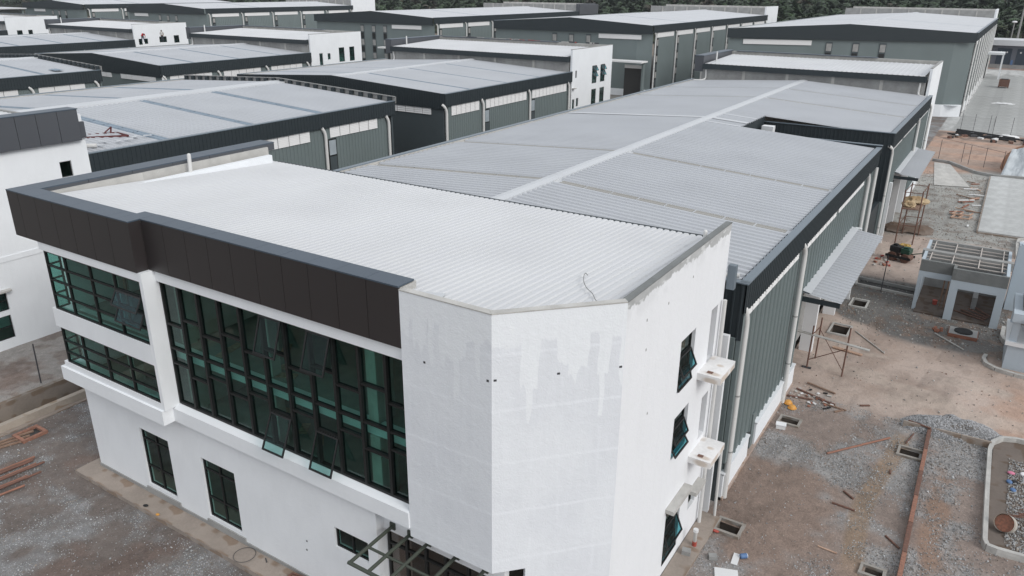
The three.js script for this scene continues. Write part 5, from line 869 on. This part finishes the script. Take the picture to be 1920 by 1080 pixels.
for (let i = 0; i < 16; i++) single('brick_scrap', turned(bx(-0.13, 0.13, 0, 0.09, -0.07, 0.07), rr(0, 3), 3.3 + rr(0, 1.4), 0.02, -49.4 + rr(-1.6, 1.4)), [M.brick, M.concLight, M.red][i % 3], 'broken brick in the scatter beside the green roller', 'brick', 'broken bricks by the roller');
for (let i = 0; i < 9; i++) single('brick_scrap', turned(bx(-0.12, 0.12, 0, 0.1, -0.08, 0.08), rr(0, 3), 8.6 + rr(0, 0.9), 0.02, -37.2 + rr(-0.4, 0.3)), M.brick, 'orange brick lump beside the round manhole cover', 'brick', 'brick lumps by the cover');
// ---- cross drain near the kiosk, marker post
{ const T = thing('cross_drain', 'narrow concrete drain crossing from the canopy to the roofless kiosk', 'drain', [4.9, 0, -43.3]); part('near_kerb', beam([2.9, 0.06, -43.0], [6.9, 0.06, -42.6], 0.16, 0.2), M.concLight, T); part('far_kerb', beam([2.9, 0.1, -44.3], [6.9, 0.1, -43.9], 0.14, 0.26), M.concrete, T); part('channel', beam([2.9, 0.015, -43.65], [6.9, 0.015, -43.25], 1.1, 0.03), M.openingDark, T); }
single('marker_post', bar([4.75, 0, -42.4], [4.78, 2.7, -42.5], 0.03, 8), M.steelLine, 'thin dark marker post beside the cross drain', 'post');

// ---- roofless kiosk
{ const T = thing('bin_house', 'grey blue roofless kiosk with bare steel roof bars and two openings', 'kiosk', [9.4, 0, -42.5]);
  const H = 3.5, x0 = 6.95, xs = 9.0, x1 = 11.95, zl = -40.3, zs = -39.5, zb = -45.6;
  part('front_wall', wallZ([[x0, 0], [x0 + 0.22, 0], [x0 + 0.22, 2.35], [xs - 0.12, 2.35], [xs - 0.12, 2.75], [x0, 2.75]], zl, 0.2), M.plasterBlue, T);
  part('front_wall', wallZ([[xs - 0.12, 0], [xs + 0.36, 0], [xs + 0.36, 2.2], [x1 - 0.45, 2.2], [x1 - 0.45, 0], [x1, 0], [x1, 2.75], [xs - 0.12, 2.75]], zs, 0.2), M.plasterBlue, T);
  part('wing_wall', bx(xs - 0.12, xs + 0.05, 0, 2.75, zl, zs - 0.2), M.plasterBlue, T);
  part('upper_band', [bx(x0, xs - 0.12, 2.75, H, zl - 0.2, zl + 0.01), bx(xs - 0.12, x1, 2.75, H, zs - 0.2, zs + 0.012), bx(xs - 0.12, xs + 0.05, 2.75, H, zl + 0.011, zs - 0.2)], M.cement, T, 'unpainted cement band below the roof line');
  part('side_wall', bx(x0, x0 + 0.18, 0, H, zb + 0.2, zl - 0.2), M.plasterBlue, T); part('side_wall', bx(x1 - 0.18, x1, 0, H, zb + 0.2, zs - 0.2), M.plasterBlue, T); part('rear_wall', bx(x0, x1, 0, H, zb, zb + 0.2), M.concrete, T); part('cross_beam', bx(x0 - 0.15, x1 + 0.15, 3.0, H + 0.03, -43.0, -42.5), M.concrete, T);
  part('floor', bx(x0 + 0.18, x1 - 0.18, 0, 0.1, zb + 0.2, zs - 0.25), S(rgb(0.13, 0.105, 0.09), 1, { map: tDirty }), T); part('low_wall', bx(10.3, 10.6, 0.1, 0.9, -43.6, -42.2), M.concrete, T);
  part('divider_post', [bar([8.5, 0.1, -41.5], [8.5, 3.0, -41.5], 0.05, 6), bar([8.75, 0.1, -41.4], [8.75, 3.0, -41.4], 0.05, 6)], M.wood, T);
  for (const z of [-40.75, -41.6, -42.35, -43.3, -44.2, -44.95]) part('roof_bar', bx(x0 + 0.19, x1 - 0.19, H - 0.16, H - 0.1, z - 0.03, z + 0.03), M.barPale, T);
  for (const x of [7.4, 8.7, 10.2, 11.5]) part('roof_bar', bx(x - 0.03, x + 0.03, H - 0.095, H - 0.03, zb + 0.22, zl - 0.22), M.barPale, T);
  single('red_bucket', new THREE.CylinderGeometry(0.16, 0.13, 0.3, 14).translate(8.2, 0.26, -41.7), M.red, 'red bucket standing inside the roofless kiosk', 'bucket');
  for (let i = 0; i < 4; i++) single('kiosk_plank', beam([9.4 + i * 0.4, 0.13 + 0.05 * i, -41.2 - i * 0.3], [11.2 + i * 0.1, 0.2, -40.2 - i * 0.3], 0.1, 0.05), M.rust, 'dark plank lying across the floor inside the roofless kiosk', 'plank', 'planks inside the kiosk');
}
{ // gate house beside it
  const T = thing('guard_booth', 'grey blue booth with a wide white sill cut by the picture edge', 'booth', [14.4, 0, -34.8]);
  part('wall', bx(12.4, 17, 0, 1.5, -37, -33.5), M.plasterBlue, T); part('sill', bx(12.25, 17, 1.5, 1.72, -37.1, -33.35), M.whitePlain, T); part('post', bx(12.4, 12.75, 1.72, 2.9, -33.9, -33.52), M.plasterBlue, T); part('post', bx(12.4, 12.7, 1.72, 2.9, -37, -36.6), M.plasterBlue, T); part('beam', bx(12.3, 17, 2.9, 3.4, -37.1, -33.4), M.plasterBlue, T); part('canopy', bx(12.9, 17, 3.0, 3.16, -33.4, -32.7), M.whitePlain, T); part('upper_wall', bx(12.7, 17, 3.4, 4.3, -36.9, -34.1), M.cement, T);
  part('roof_grille', [...[0, 1, 2, 3, 4].map((i) => bx(12.75, 17, 4.3, 4.36, -36.8 + i * 0.65, -36.74 + i * 0.65)), ...[0, 1, 2, 3].map((i) => bx(12.9 + i * 0.55, 12.96 + i * 0.55, 4.36, 4.42, -36.9, -34.15))], M.pipe, T); part('interior', bx(12.8, 17, 1.72, 2.89, -36.5, -36.4), M.room, T);
}
{ const T = thing('entrance_wall', 'tall grey blue wall slab with louvre slots behind the booth', 'wall', [13.2, 0, -44]); part('slab', wallZ(rect(12.35, 17, 0, 4.6), -43.6, 0.5), M.plasterBlue, T); for (let i = 0; i < 4; i++) part('louvre_slot', bx(13.0, 13.9, 3.4 + i * 0.26, 3.5 + i * 0.26, -43.598, -43.58), M.openingDark, T); part('end_face', bx(12.2, 12.35, 0, 4.5, -44.6, -43.6), M.plasterBlue, T); }
{ const pts = [[11.55, -34.6], [11.45, -34.0], [11.6, -33.4], [12.1, -32.95], [13, -32.7], [17, -32.5]], T = thing('booth_kerb', 'curved concrete kerb round the foot of the booth', 'kerb', [12.5, 0, -33.4]); for (let i = 0; i + 1 < pts.length; i++) part('kerb_stone', beam([pts[i][0], 0.1, pts[i][1]], [pts[i + 1][0], 0.1, pts[i + 1][1]], 0.2, 0.22 + (i % 2) * 0.004), M.concLight, T); }
{ const pts = [[12.3, -39.6], [12.25, -38.0], [12.4, -37.4], [12.9, -37.1]], T = thing('kiosk_kerb', 'pale kerb strip running between the kiosk and the booth', 'kerb', [12.4, 0, -38.4]); for (let i = 0; i + 1 < pts.length; i++) part('kerb_stone', beam([pts[i][0], 0.14, pts[i][1]], [pts[i + 1][0], 0.14, pts[i + 1][1]], 0.22, 0.3 + (i % 2) * 0.004), M.concLight, T); }
{ const pts = [[12.75, -56.2], [12.7, -60], [12.8, -61.6], [13.1, -62], [13.5, -62]], T = thing('pad_kerb', 'rounded kerb with white bags beside the concrete pad', 'kerb', [12.9, 0, -59]); for (let i = 0; i + 1 < pts.length; i++) part('kerb_stone', beam([pts[i][0], 0.14, pts[i][1]], [pts[i + 1][0], 0.14, pts[i + 1][1]], 0.22, 0.3 + (i % 2) * 0.004), M.concLight, T);
  for (let i = 0; i < 4; i++) single('cement_bag', turned(new THREE.IcosahedronGeometry(0.5, 2).scale(1.0, 0.5, 0.8), i, 13.25, 0.3, -57.5 - i * 0.9), M.plastic, 'white sack lying behind the rounded kerb', 'sack', 'white sacks'); }
// ---- concrete pad and yard slabs
{ const T = thing('concrete_pad', 'large pale concrete pad cast beside the track', 'slab', [12, 0, -75]); part('pad', bx(9.7, 15.5, -0.05, 0.22, -88, -62.6), S(rgb(0.52, 0.53, 0.53), 0.9, { map: tConc }), T); part('edge_board', [bx(9.58, 9.69, 0, 0.2, -88, -62.6), bx(9.6, 15.5, 0, 0.12, -62.58, -62.45)], M.slab, T); }
for (let i = 0; i < 6; i++) for (let j = 0; j < 2; j++) struct('yard_slab', bx(3.4 + j * 5.05, 8.4 + j * 5.1, -0.05, 0.03 + 0.012 * ((i + j) % 2), -142 - i * 16 + 20, -157.9 - i * 16 + 20), S(rgb(0.40, 0.405, 0.40).multiplyScalar(0.92 + 0.12 * hash(i, j)), 0.9, { map: tConc })).name = numbered('yard_slab');
{ for (let i = 0; i < 22; i++) { const z = rr(-84, -64), x = 8.2 + rr(-0.7, 0.9), l = rr(0.6, 2.0); single('timber_scrap', turned(bx(-l / 2, l / 2, 0, 0.08, -0.07, 0.07), rr(0, 3), x, 0.05 + 0.05 * rnd(), z), [M.woodPale, M.plastic, M.wood, M.brick][i % 4], 'timber offcut in the litter line along the concrete pad', 'offcut', 'offcuts along the pad'); }
  for (let i = 0; i < 2; i++) single('broken_formwork', [[[-0.9, 0], [0.9, 0.1]], [[0.9, 0.1], [1.2, 1.1]], [[-0.9, 0], [-0.5, 1.2]], [[-0.1, 0.05], [0.2, 1.1]]].map(([a, b]) => beam([8.0 + a[0] * 0.8, 0.12 + i * 0.1, -66.5 - a[1] - i], [8.0 + b[0] * 0.8, 0.14 + i * 0.1, -66.5 - b[1] - i], 0.12, 0.1)), M.woodPale, 'broken timber frame lying flat near the concrete pad', 'frame', 'broken frames'); }
// ---- far right: kerb, debris bank, fences, sheeted heap
{ const T = thing('plot_kerb', 'grey concrete edging slanting across the red soil beyond the canopy', 'kerb', [7, 0, -85]); const pts = [[3.1, -94.5], [5.0, -94], [8.0, -89.5], [9.8, -88.5], [15, -89.5]]; for (let i = 0; i + 1 < pts.length; i++) part('kerb_stone', beam([pts[i][0], 0.15, pts[i][1]], [pts[i + 1][0], 0.15, pts[i + 1][1]], 0.3, 0.34 + (i % 2) * 0.004), M.concrete, T); part('wedge_slab', [quad([4.6, 0.06, -80.2], [8.0, 0.06, -81.2], [5.2, 0.06, -93.2], [3.4, 0.06, -93.6])], M.concLight, T); }
{ const T = thing('sheeted_heap', 'soil heap half covered by a pale grey tarpaulin', 'soil heap', [12.5, 0, -93], undefined, 0, true);
  const g = new THREE.SphereGeometry(1, 40, 14, 0, 6.2832, 0, Math.PI / 2), p = g.attributes.position; for (let i = 0; i < p.count; i++) { const n = fbm(p.getX(i) * 2 + 3, p.getZ(i) * 2, 411); p.setXYZ(i, p.getX(i) * 3.3, p.getY(i) * 3.4 * (0.8 + 0.4 * n), p.getZ(i) * 4); } g.computeVertexNormals(); part('mound', g.translate(1.2, 0, -2), M.soil, T);
  const s = new THREE.PlaneGeometry(5.4, 4.4, 40, 30), q = s.attributes.position; for (let i = 0; i < q.count; i++) { const u = q.getX(i), v = q.getY(i), f = 0.1 * Math.sin(u * 2.6 + v * 0.8 + 3 * fbm(u * 0.6, v * 0.6, 423)) + 0.3 * (fbm(u * 1.2, v * 1.2, 421) - 0.5); q.setXYZ(i, u * 0.62 + 0.15 * v, Math.max(0.06, 1.55 + v * 0.72 + f - 0.12 * u * u * 0.4), 2.2 - v * 0.55 + f); } s.computeVertexNormals(); part('tarpaulin', s, new THREE.MeshStandardMaterial({ color: rgb(0.50, 0.535, 0.56), roughness: 0.7, side: THREE.DoubleSide }), T); }
for (let i = 0; i < 9; i++) { const x = [3.6, 6.2, 7.0, 8.7, 10.6, 11.3, 4.3, 6.0, 8.0][i], z = i < 6 ? -96.5 + i * 0.9 : -122; single('fence_post', bar([x, 0, z], [x, i < 6 ? 2.4 : 2.6, z], 0.032, 6), M.steelLine, i < 6 ? 'thin dark fence post on the red soil strip' : 'thin dark fence post at the edge of the concrete yard', 'post', i < 6 ? 'posts on the red soil' : 'posts at the yard edge'); }
for (let i = 0; i < 4; i++) single('fence_post', bar([8.6 + i * 2.3, 0, -121.5], [8.6 + i * 2.3, 2.6, -121.5], 0.032, 6), M.steelLine, 'thin dark fence post at the edge of the concrete yard', 'post', 'posts at the yard edge');
{ const T = thing('fence_rail', 'slack wire strung between the posts on the red soil', 'wire', [7, 0, -94]); part('wire', bar([3.6, 2.6, -96.5], [7.0, 2.4, -94.7], 0.02, 5), M.steelLine, T); part('wire', bar([7.0, 2.4, -94.7], [11.3, 2.2, -92], 0.02, 5), M.steelLine, T); }
for (let i = 0; i < 5; i++) single('plastic_pipe', bar([3.5 + rr(0, 1), 0.15 + i * 0.06, -117.5 - i * 0.7], [11.5 + rr(-1, 1.5), 0.12 + i * 0.07, -115.5 - i * 0.3], 0.1, 8), M.black, 'long black pipe in the stack at the edge of the concrete yard', 'pipe', 'black pipes');
for (let i = 0; i < 30; i++) { const x = rr(3.2, 15), z = rr(-119, -113); single('bank_debris', turned(bx(-rr(0.15, 0.6), rr(0.15, 0.6), 0, rr(0.1, 0.4), -0.2, 0.2), rr(0, 3), x, 0, z), [M.black, M.rust, M.plastic, M.steelLine, M.wood][i % 5], 'lump of debris on the bank before the concrete yard', 'debris', 'debris on the bank'); }
single('debris_sheet', turned(lump(1.4, 0.35, 0.8, 7, 0.9), 0.2, 10.6, 0.2, -118), M.plastic, 'white sheet crumpled on the bank beside the black pipes', 'sheet'); single('debris_sheet', turned(lump(1.7, 0.16, 1.0, 8, 0.9), 0.2, 8.7, 0.05, -160), M.plastic, 'white sheet spread on the open concrete yard', 'sheet');
{ const T = thing('rusty_hopper', 'small rusty steel hopper standing in the concrete yard', 'hopper', [8.0, 0, -190]); part('body', bx(7.0, 9.0, 0.3, 1.8, -191, -189), M.rust, T); part('mouth', bx(7.3, 8.7, 1.8, 1.9, -190.7, -189.3), M.openingDark, T); part('leg', bx(7.0, 7.2, 0, 0.3, -191, -190.8), M.rust, T); part('leg', bx(8.8, 9.0, 0, 0.3, -189.2, -189.0), M.rust, T); }
{ const T = thing('porch', 'small white flat roofed porch on the flank of the tall factory', 'porch', [4.6, 0, -212]); part('roof', bx(3.2, 6.6, 5.6, 6.1, -214, -209), M.whitePlain, T); part('post', bx(6.2, 6.5, 0, 5.6, -209.6, -209.2), M.whitePlain, T); part('post', bx(6.2, 6.5, 0, 5.6, -213.8, -213.4), M.whitePlain, T); part('door', bx(3.32, 3.4, 0, 4.6, -213, -210), M.openingDark, T); }
{ const T = thing('store_shed', 'long grey shed with a white roof edge and dark doors before the trees', 'shed', [22, 0, -247]);
  part('wall', bx(3, 42, 0, 6, -252, -243), S(rgb(0.14, 0.15, 0.175), 0.8), T); part('roof', bx(2, 43, 6, 7.4, -253, -241.5), M.whiteRoof, T); part('base_strip', bx(2.9, 42, 0, 1.0, -243, -242.8), M.concrete, T);
  for (let i = 0; i < 5; i++) { const x = 4.3 + i * 4.6; const d = part('door', bx(x, x + 3.4, 1.0, 5.2, -242.99, -242.9), S(rgb(0.03, 0.045, 0.065), 0.6), T); for (const k of [0.9, 2.3]) part('lamp_disc', new THREE.CylinderGeometry(0.22, 0.22, 0.05, 12).rotateX(Math.PI / 2).translate(x + k, 4.2, -242.87), M.plastic, d); part('bollard', bx(x + 3.6, x + 4.1, 1.0, 2.2, -242.99, -242.7), M.blue, T); } }
{ const T = thing('street_lamp', 'short lamp post with a round white head behind the shed', 'lamp post', [6.4, 0, -270]); part('pole', bar([6.4, 0, -270], [6.4, 11, -270], 0.14, 8), M.concrete, T); part('head', new THREE.SphereGeometry(0.55, 12, 8).scale(1.3, 0.6, 1).translate(6.4, 11.2, -270), M.plastic, T); const Q = thing('mast', 'tall slim grey mast rising before the trees', 'mast', [8, 0, -275]); part('pole', new THREE.CylinderGeometry(0.12, 0.32, 34, 8).translate(8, 17, -275), M.concrete, Q); part('foot', bx(7.4, 8.6, 0, 1.2, -275.6, -274.4), M.concLight, Q); }
for (const [x, z, w] of [[-60.5, -120, 2.2], [-58, -117.2, 2.6]]) { const T = thing('water_tank', 'panelled concrete tank stacked beside the loading door', 'tank', [x, 0.7, z], 'tanks by the loading door'); part('body', bx(x - w / 2, x + w / 2, 0.7, 3.0, z - 1.2, z + 1.2), S(rgb(0.36, 0.33, 0.29), 0.95, { map: tDirty }), T); part('lid', bx(x - w / 2 - 0.08, x + w / 2 + 0.08, 3.0, 3.12, z - 1.28, z + 1.28), M.concLight, T); }

// ---- left on the neighbour's roof
{ const y = 10.78; const F = [[[-40.6, -12.6], [-39.6, -14.6]], [[-39.6, -14.6], [-38.0, -14.4]], [[-38.0, -14.4], [-39.6, -12.4]], [[-40.6, -12.6], [-39.2, -12.5]]];
  single('steel_grid', [...F.map(([a, b]) => beam([a[0], y, a[1]], [b[0], y, b[1]], 0.12, 0.1)), beam([-39.6, y, -14.2], [-39.7, y + 0.4, -14.35], 0.08, 0.08), beam([-39.5, y + 0.1, -13.7], [-39.7, y + 0.4, -14.35], 0.06, 0.06)], S(rgb(0.11, 0.03, 0.028), 0.8), 'dark red steel frame lying on the neighbouring warehouse roof', 'frame');
  single('roof_pipe', bar([-37.4, 10.82, -10.4], [-36.5, 10.78, -11.4], 0.13, 10), M.pipe, 'white pipe offcut near the eave of the neighbouring roof', 'pipe'); single('roof_bucket', new THREE.CylinderGeometry(0.2, 0.18, 0.4, 12).translate(-37.6, 10.95, -10.3), M.plastic, 'white bucket beside the pipe offcut on the neighbouring roof', 'bucket');
  for (let i = 0; i < 6; i++) single('sheet_offcut', turned(bx(-0.25, 0.25, 0, 0.02, -0.12, 0.12), rr(0, 3), -37.0 + rr(-0.4, 0.6), 10.8, -11.6 - i * 0.7), M.ridge, 'shiny sheet offcut along the eave of the neighbouring roof', 'offcut', 'sheet offcuts'); }

// ---- two roofers
function person(name, label, at, joints, bones, colours, turn) {
  const box3 = new THREE.Box3(); for (const j of Object.values(joints)) box3.expandByPoint(V3(...j[0])); box3.expandByScalar(0.25);
  const c = box3.getCenter(V3(0, 0, 0)), R = Math.max(...box3.getSize(V3(0, 0, 0)).toArray()) / 2, N = 40, mc = new MarchingCubes(N, new THREE.MeshBasicMaterial(), false, false, 120000); mc.isolation = 0;
  for (let k = 0; k < N; k++) for (let j = 0; j < N; j++) for (let i = 0; i < N; i++) {
    const p = V3((i / N * 2 - 1) * R + c.x, (j / N * 2 - 1) * R + c.y, (k / N * 2 - 1) * R + c.z); let d = 9;
    for (const [a, b] of bones) { const A = V3(...joints[a][0]), B = V3(...joints[b][0]), ab = B.clone().sub(A), t = clamp(p.clone().sub(A).dot(ab) / Math.max(1e-6, ab.lengthSq())), r = mix(joints[a][1], joints[b][1], t), q = p.distanceTo(A.addScaledVector(ab, t)) - r, h = clamp(0.5 + 0.5 * (d - q) / 0.04); d = mix(d, q, h) - 0.04 * h * (1 - h); }
    mc.field[k * N * N + j * N + i] = -d;
  }
  mc.update(); const n = mc.count, pos = [...mc.positionArray.slice(0, n * 3)], nor = [...mc.normalArray.slice(0, n * 3)], g = new THREE.BufferGeometry();
  for (let i = 0; i < n; i++) { pos[i * 3] = pos[i * 3] * R + c.x; pos[i * 3 + 1] = pos[i * 3 + 1] * R + c.y; pos[i * 3 + 2] = pos[i * 3 + 2] * R + c.z; }
  g.setAttribute('position', new THREE.Float32BufferAttribute(pos, 3)); g.setAttribute('normal', new THREE.Float32BufferAttribute(nor, 3)); const col = []; for (let i = 0; i < n; i++) col.push(...colours(pos[i * 3], pos[i * 3 + 1], pos[i * 3 + 2])); g.setAttribute('color', new THREE.Float32BufferAttribute(col, 3));
  g.computeVertexNormals();
  const T = thing(name, label, 'person', at, undefined, turn, true); const b = new THREE.Mesh(g, new THREE.MeshStandardMaterial({ vertexColors: true, roughness: 0.9 })); b.name = 'body'; b.castShadow = b.receiveShadow = true; T.add(b); return T;
}
const skin = [0.16, 0.085, 0.055], hair = [0.02, 0.018, 0.016];
const bonesP = [['hip', 'chest'], ['chest', 'neck'], ['neck', 'head'], ['head', 'crown'], ['head', 'nose'], ['shL', 'shR'], ['shL', 'elL'], ['elL', 'haL'], ['shR', 'elR'], ['elR', 'haR'], ['hiL', 'knL'], ['knL', 'anL'], ['hiR', 'knR'], ['knR', 'anR'], ['hiL', 'hiR'], ['anL', 'toL'], ['anR', 'toR'], ['haL', 'fiL'], ['haR', 'fiR'], ['haL', 'thL'], ['haR', 'thR']];
{ const J = { hip: [[0, 0.98, 0], 0.15], chest: [[0, 1.3, 0], 0.16], neck: [[0, 1.48, 0.01], 0.065], head: [[0, 1.6, 0.03], 0.09], crown: [[0, 1.67, 0.0], 0.1], nose: [[0, 1.58, 0.11], 0.03], shL: [[0.18, 1.42, 0], 0.07], shR: [[-0.18, 1.42, 0], 0.07], elL: [[0.27, 1.16, 0.02], 0.05], elR: [[-0.25, 1.15, 0.06], 0.05], haL: [[0.25, 0.92, 0.16], 0.035], haR: [[-0.18, 1.0, 0.22], 0.035], fiL: [[0.25, 0.82, 0.2], 0.025], fiR: [[-0.14, 0.98, 0.3], 0.025], thL: [[0.2, 0.86, 0.2], 0.018], thR: [[-0.2, 0.98, 0.28], 0.018], hiL: [[0.1, 0.94, 0], 0.1], hiR: [[-0.1, 0.94, 0], 0.1], knL: [[0.14, 0.5, 0.08], 0.07], knR: [[-0.1, 0.5, -0.02], 0.07], anL: [[0.15, 0.08, 0.1], 0.05], anR: [[-0.12, 0.08, -0.12], 0.05], toL: [[0.17, 0.04, 0.28], 0.04], toR: [[-0.14, 0.04, 0.06], 0.04] };
  person('person', 'roofer in a pale shirt and dark trousers walking on the roof', [-106.3, 11.28, -64.2], J, bonesP, (x, y, z) => y > 1.62 ? hair : y > 1.5 ? skin : y > 0.99 && Math.abs(x) < 0.24 ? [0.45, 0.44, 0.42] : y > 0.9 && z > 0.1 ? skin : y > 0.99 ? skin : y > 0.1 ? [0.035, 0.04, 0.05] : [0.02, 0.02, 0.02], 0.6);
  const K = JSON.parse(JSON.stringify(J)); Object.assign(K, { chest: [[0, 1.16, 0.28], 0.17], neck: [[0, 1.2, 0.46], 0.065], head: [[0, 1.2, 0.57], 0.09], crown: [[0, 1.23, 0.63], 0.1], nose: [[0, 1.12, 0.63], 0.03], shL: [[0.18, 1.18, 0.38], 0.08], shR: [[-0.18, 1.18, 0.38], 0.08], elL: [[0.24, 0.92, 0.48], 0.05], elR: [[-0.24, 0.92, 0.46], 0.05], haL: [[0.18, 0.68, 0.5], 0.035], haR: [[-0.18, 0.68, 0.5], 0.035], fiL: [[0.17, 0.58, 0.52], 0.025], fiR: [[-0.17, 0.58, 0.52], 0.025], thL: [[0.13, 0.62, 0.52], 0.018], thR: [[-0.13, 0.62, 0.52], 0.018] });
  person('person', 'roofer in a red shirt bending over on the roof', [-107.7, 11.28, -61.7], K, bonesP, (x, y, z) => y > 0.97 && z > 0.52 ? (y > 1.19 ? hair : skin) : y > 0.95 && z > -0.2 ? [0.42, 0.02, 0.025] : y > 0.55 && z > 0.38 ? skin : y > 0.1 ? [0.05, 0.06, 0.1] : [0.02, 0.02, 0.02], 1.4); }

// ---------------------------------------------------------------- oil palms behind the estate
{ const hill = (x, z) => { const d = -z - 300; return d < 0 ? 0 : 0.075 * d + 5 * (fbm(x * 0.006, z * 0.006, 501) - 0.5) * sm(0, 120, d); };
  const p = [], n = [], u = [], ix = [], nx = 60, nz = 30; for (let j = 0; j <= nz; j++) for (let i = 0; i <= nx; i++) { const x = mix(-1100, 260, i / nx), z = mix(-285, -1100, j / nz); p.push(x, hill(x, z) - 0.05, z); n.push(0, 1, 0); u.push(x, z); } for (let j = 0; j < nz; j++) for (let i = 0; i < nx; i++) { const a = j * (nx + 1) + i; ix.push(a, a + 1, a + nx + 2, a, a + nx + 2, a + nx + 1); }
  const hg = geo(p, n, u, ix); hg.computeVertexNormals(); struct('hillside', hg, S(rgb(0.035, 0.045, 0.018), 1, { map: tDirty }));
  const leafTone = (g, c) => { const k = []; for (let i = 0; i < g.attributes.position.count; i++) { const t = rr(0.75, 1.25); k.push(c[0] * t, c[1] * t, c[2] * t); } g.setAttribute('color', new THREE.Float32BufferAttribute(k, 3)); return g; };
  const crown = (sd) => {                     // arching feather fronds, each a run of separate leaflet pairs
    seed = sd; const ps = [], ns = [], us = [], ii = []; const F = 22;
    for (let f = 0; f < F; f++) {
      const az = f * 2.39996 + rr(-0.2, 0.2), up = rr(0.15, 1.25), L = rr(3.6, 4.8), dir = V3(Math.cos(az), 0, Math.sin(az)), sd2 = V3(-dir.z, 0, dir.x); let q = V3(0, 0, 0), e = up; const S2 = 9;
      for (let s = 0; s < S2; s++) { const st = L / S2, e2 = e - rr(0.14, 0.26), q2 = q.clone().addScaledVector(dir, Math.cos(e) * st).add(V3(0, Math.sin(e) * st, 0)), w = (0.35 + 0.95 * Math.sin(Math.PI * (s + 1) / (S2 + 1.2))) ;
        for (const k of [-1, 1]) { const tip = q.clone().lerp(q2, 0.9).addScaledVector(sd2, k * w).addScaledVector(dir, 0.35).add(V3(0, -0.38 * w, 0)), b = ps.length / 3; ps.push(...q, ...q2, ...tip); const nn = q2.clone().sub(q).cross(tip.clone().sub(q)).multiplyScalar(k).normalize(); if (nn.y < 0) nn.negate(); ns.push(...nn, ...nn, ...nn); us.push(0, 0, 1, 0, 0.5, 1); ii.push(b, b + 1, b + 2); } q = q2; e = e2; }
    }
    return leafTone(geo(ps, ns, us, ii), [1, 1, 1]);
  };
  const crowns = [crown(11), crown(22), crown(33)], mats = [[0.024, 0.058, 0.013], [0.036, 0.072, 0.015], [0.016, 0.04, 0.01], [0.042, 0.06, 0.017]].map((c) => new THREE.MeshPhysicalMaterial({ color: rgb(...c), vertexColors: true, roughness: 0.75, side: THREE.DoubleSide, transmission: 0.25, thickness: 0 }));
  const trunkG = new THREE.CylinderGeometry(0.28, 0.4, 7, 7).translate(0, 3.5, 0), trunkM = S(rgb(0.06, 0.05, 0.04), 1);
  seed = 777; const spots = [];
  for (let z = -300; z > -760; z -= 8.2) for (let x = -760; x < 90; x += 8.2) { const X = x + rr(-2.5, 2.5) + (Math.round(z / 8.2) % 2) * 4, Z = z + rr(-2.5, 2.5), dx = X - 9.7, dz = Z - 14.4, sx = (dx * 0.84388644 + dz * -0.53646195) / (dx * -0.4967443 - dz * 0.78687881); if (Math.abs(sx) < 0.72) spots.push([X, Z]); }
  spots.sort((a, b) => b[1] - a[1]);
  const near = spots.filter(([x, z]) => z > -330 && x > -190).slice(0, 60), rest = spots.filter((s) => !near.includes(s));
  near.forEach(([x, z], i) => { const T = thing('oil_palm', 'oil palm standing in the front rows of the plantation behind the estate', 'palm tree', [x, hill(x, z), z], 'oil palms in the front rows', rr(0, 6), true); const s = rr(0.85, 1.2), t = new THREE.Mesh(trunkG, trunkM), c = new THREE.Mesh(crowns[i % 3], mats[i % 4]); t.name = 'trunk'; c.name = 'crown'; t.scale.set(1, s, 1); c.position.y = 6.8 * s; c.scale.setScalar(rr(0.95, 1.25)); for (const m of [t, c]) { m.castShadow = m.receiveShadow = true; T.add(m); } });
  const q = new THREE.Matrix4(), byKind = [[], [], []]; rest.forEach((s, i) => byKind[i % 3].push(s));
  byKind.forEach((list, k) => { const im = new THREE.InstancedMesh(crowns[k], new THREE.MeshPhysicalMaterial({ color: rgb(1, 1, 1), roughness: 0.75, side: THREE.DoubleSide, transmission: 0.25, thickness: 0 }), list.length); list.forEach(([x, z], i) => { const s = rr(0.9, 1.35), t = rr(0.7, 1.35); q.compose(V3(x, hill(x, z) + rr(5.5, 8.5), z), new THREE.Quaternion().setFromAxisAngle(V3(0, 1, 0), rr(0, 6.28)), V3(s, s, s)); im.setMatrixAt(i, q); im.setColorAt(i, rnd() < 0.06 ? rgb(0.09 * t, 0.075 * t, 0.05 * t) : rgb(0.024 * t, 0.055 * t, 0.013 * t)); }); im.name = 'palm_plantation' + (k ? '_00' + k : ''); im.userData = { kind: 'stuff', label: 'dense dark green oil palm plantation filling the hillside', category: 'plantation', group: 'palm plantation' }; im.castShadow = im.receiveShadow = true; scene.add(im); });
}
scene.fog = new THREE.FogExp2(new THREE.Color().setRGB(0.72, 0.76, 0.8), 0.00012);
renderer.render(scene, camera);
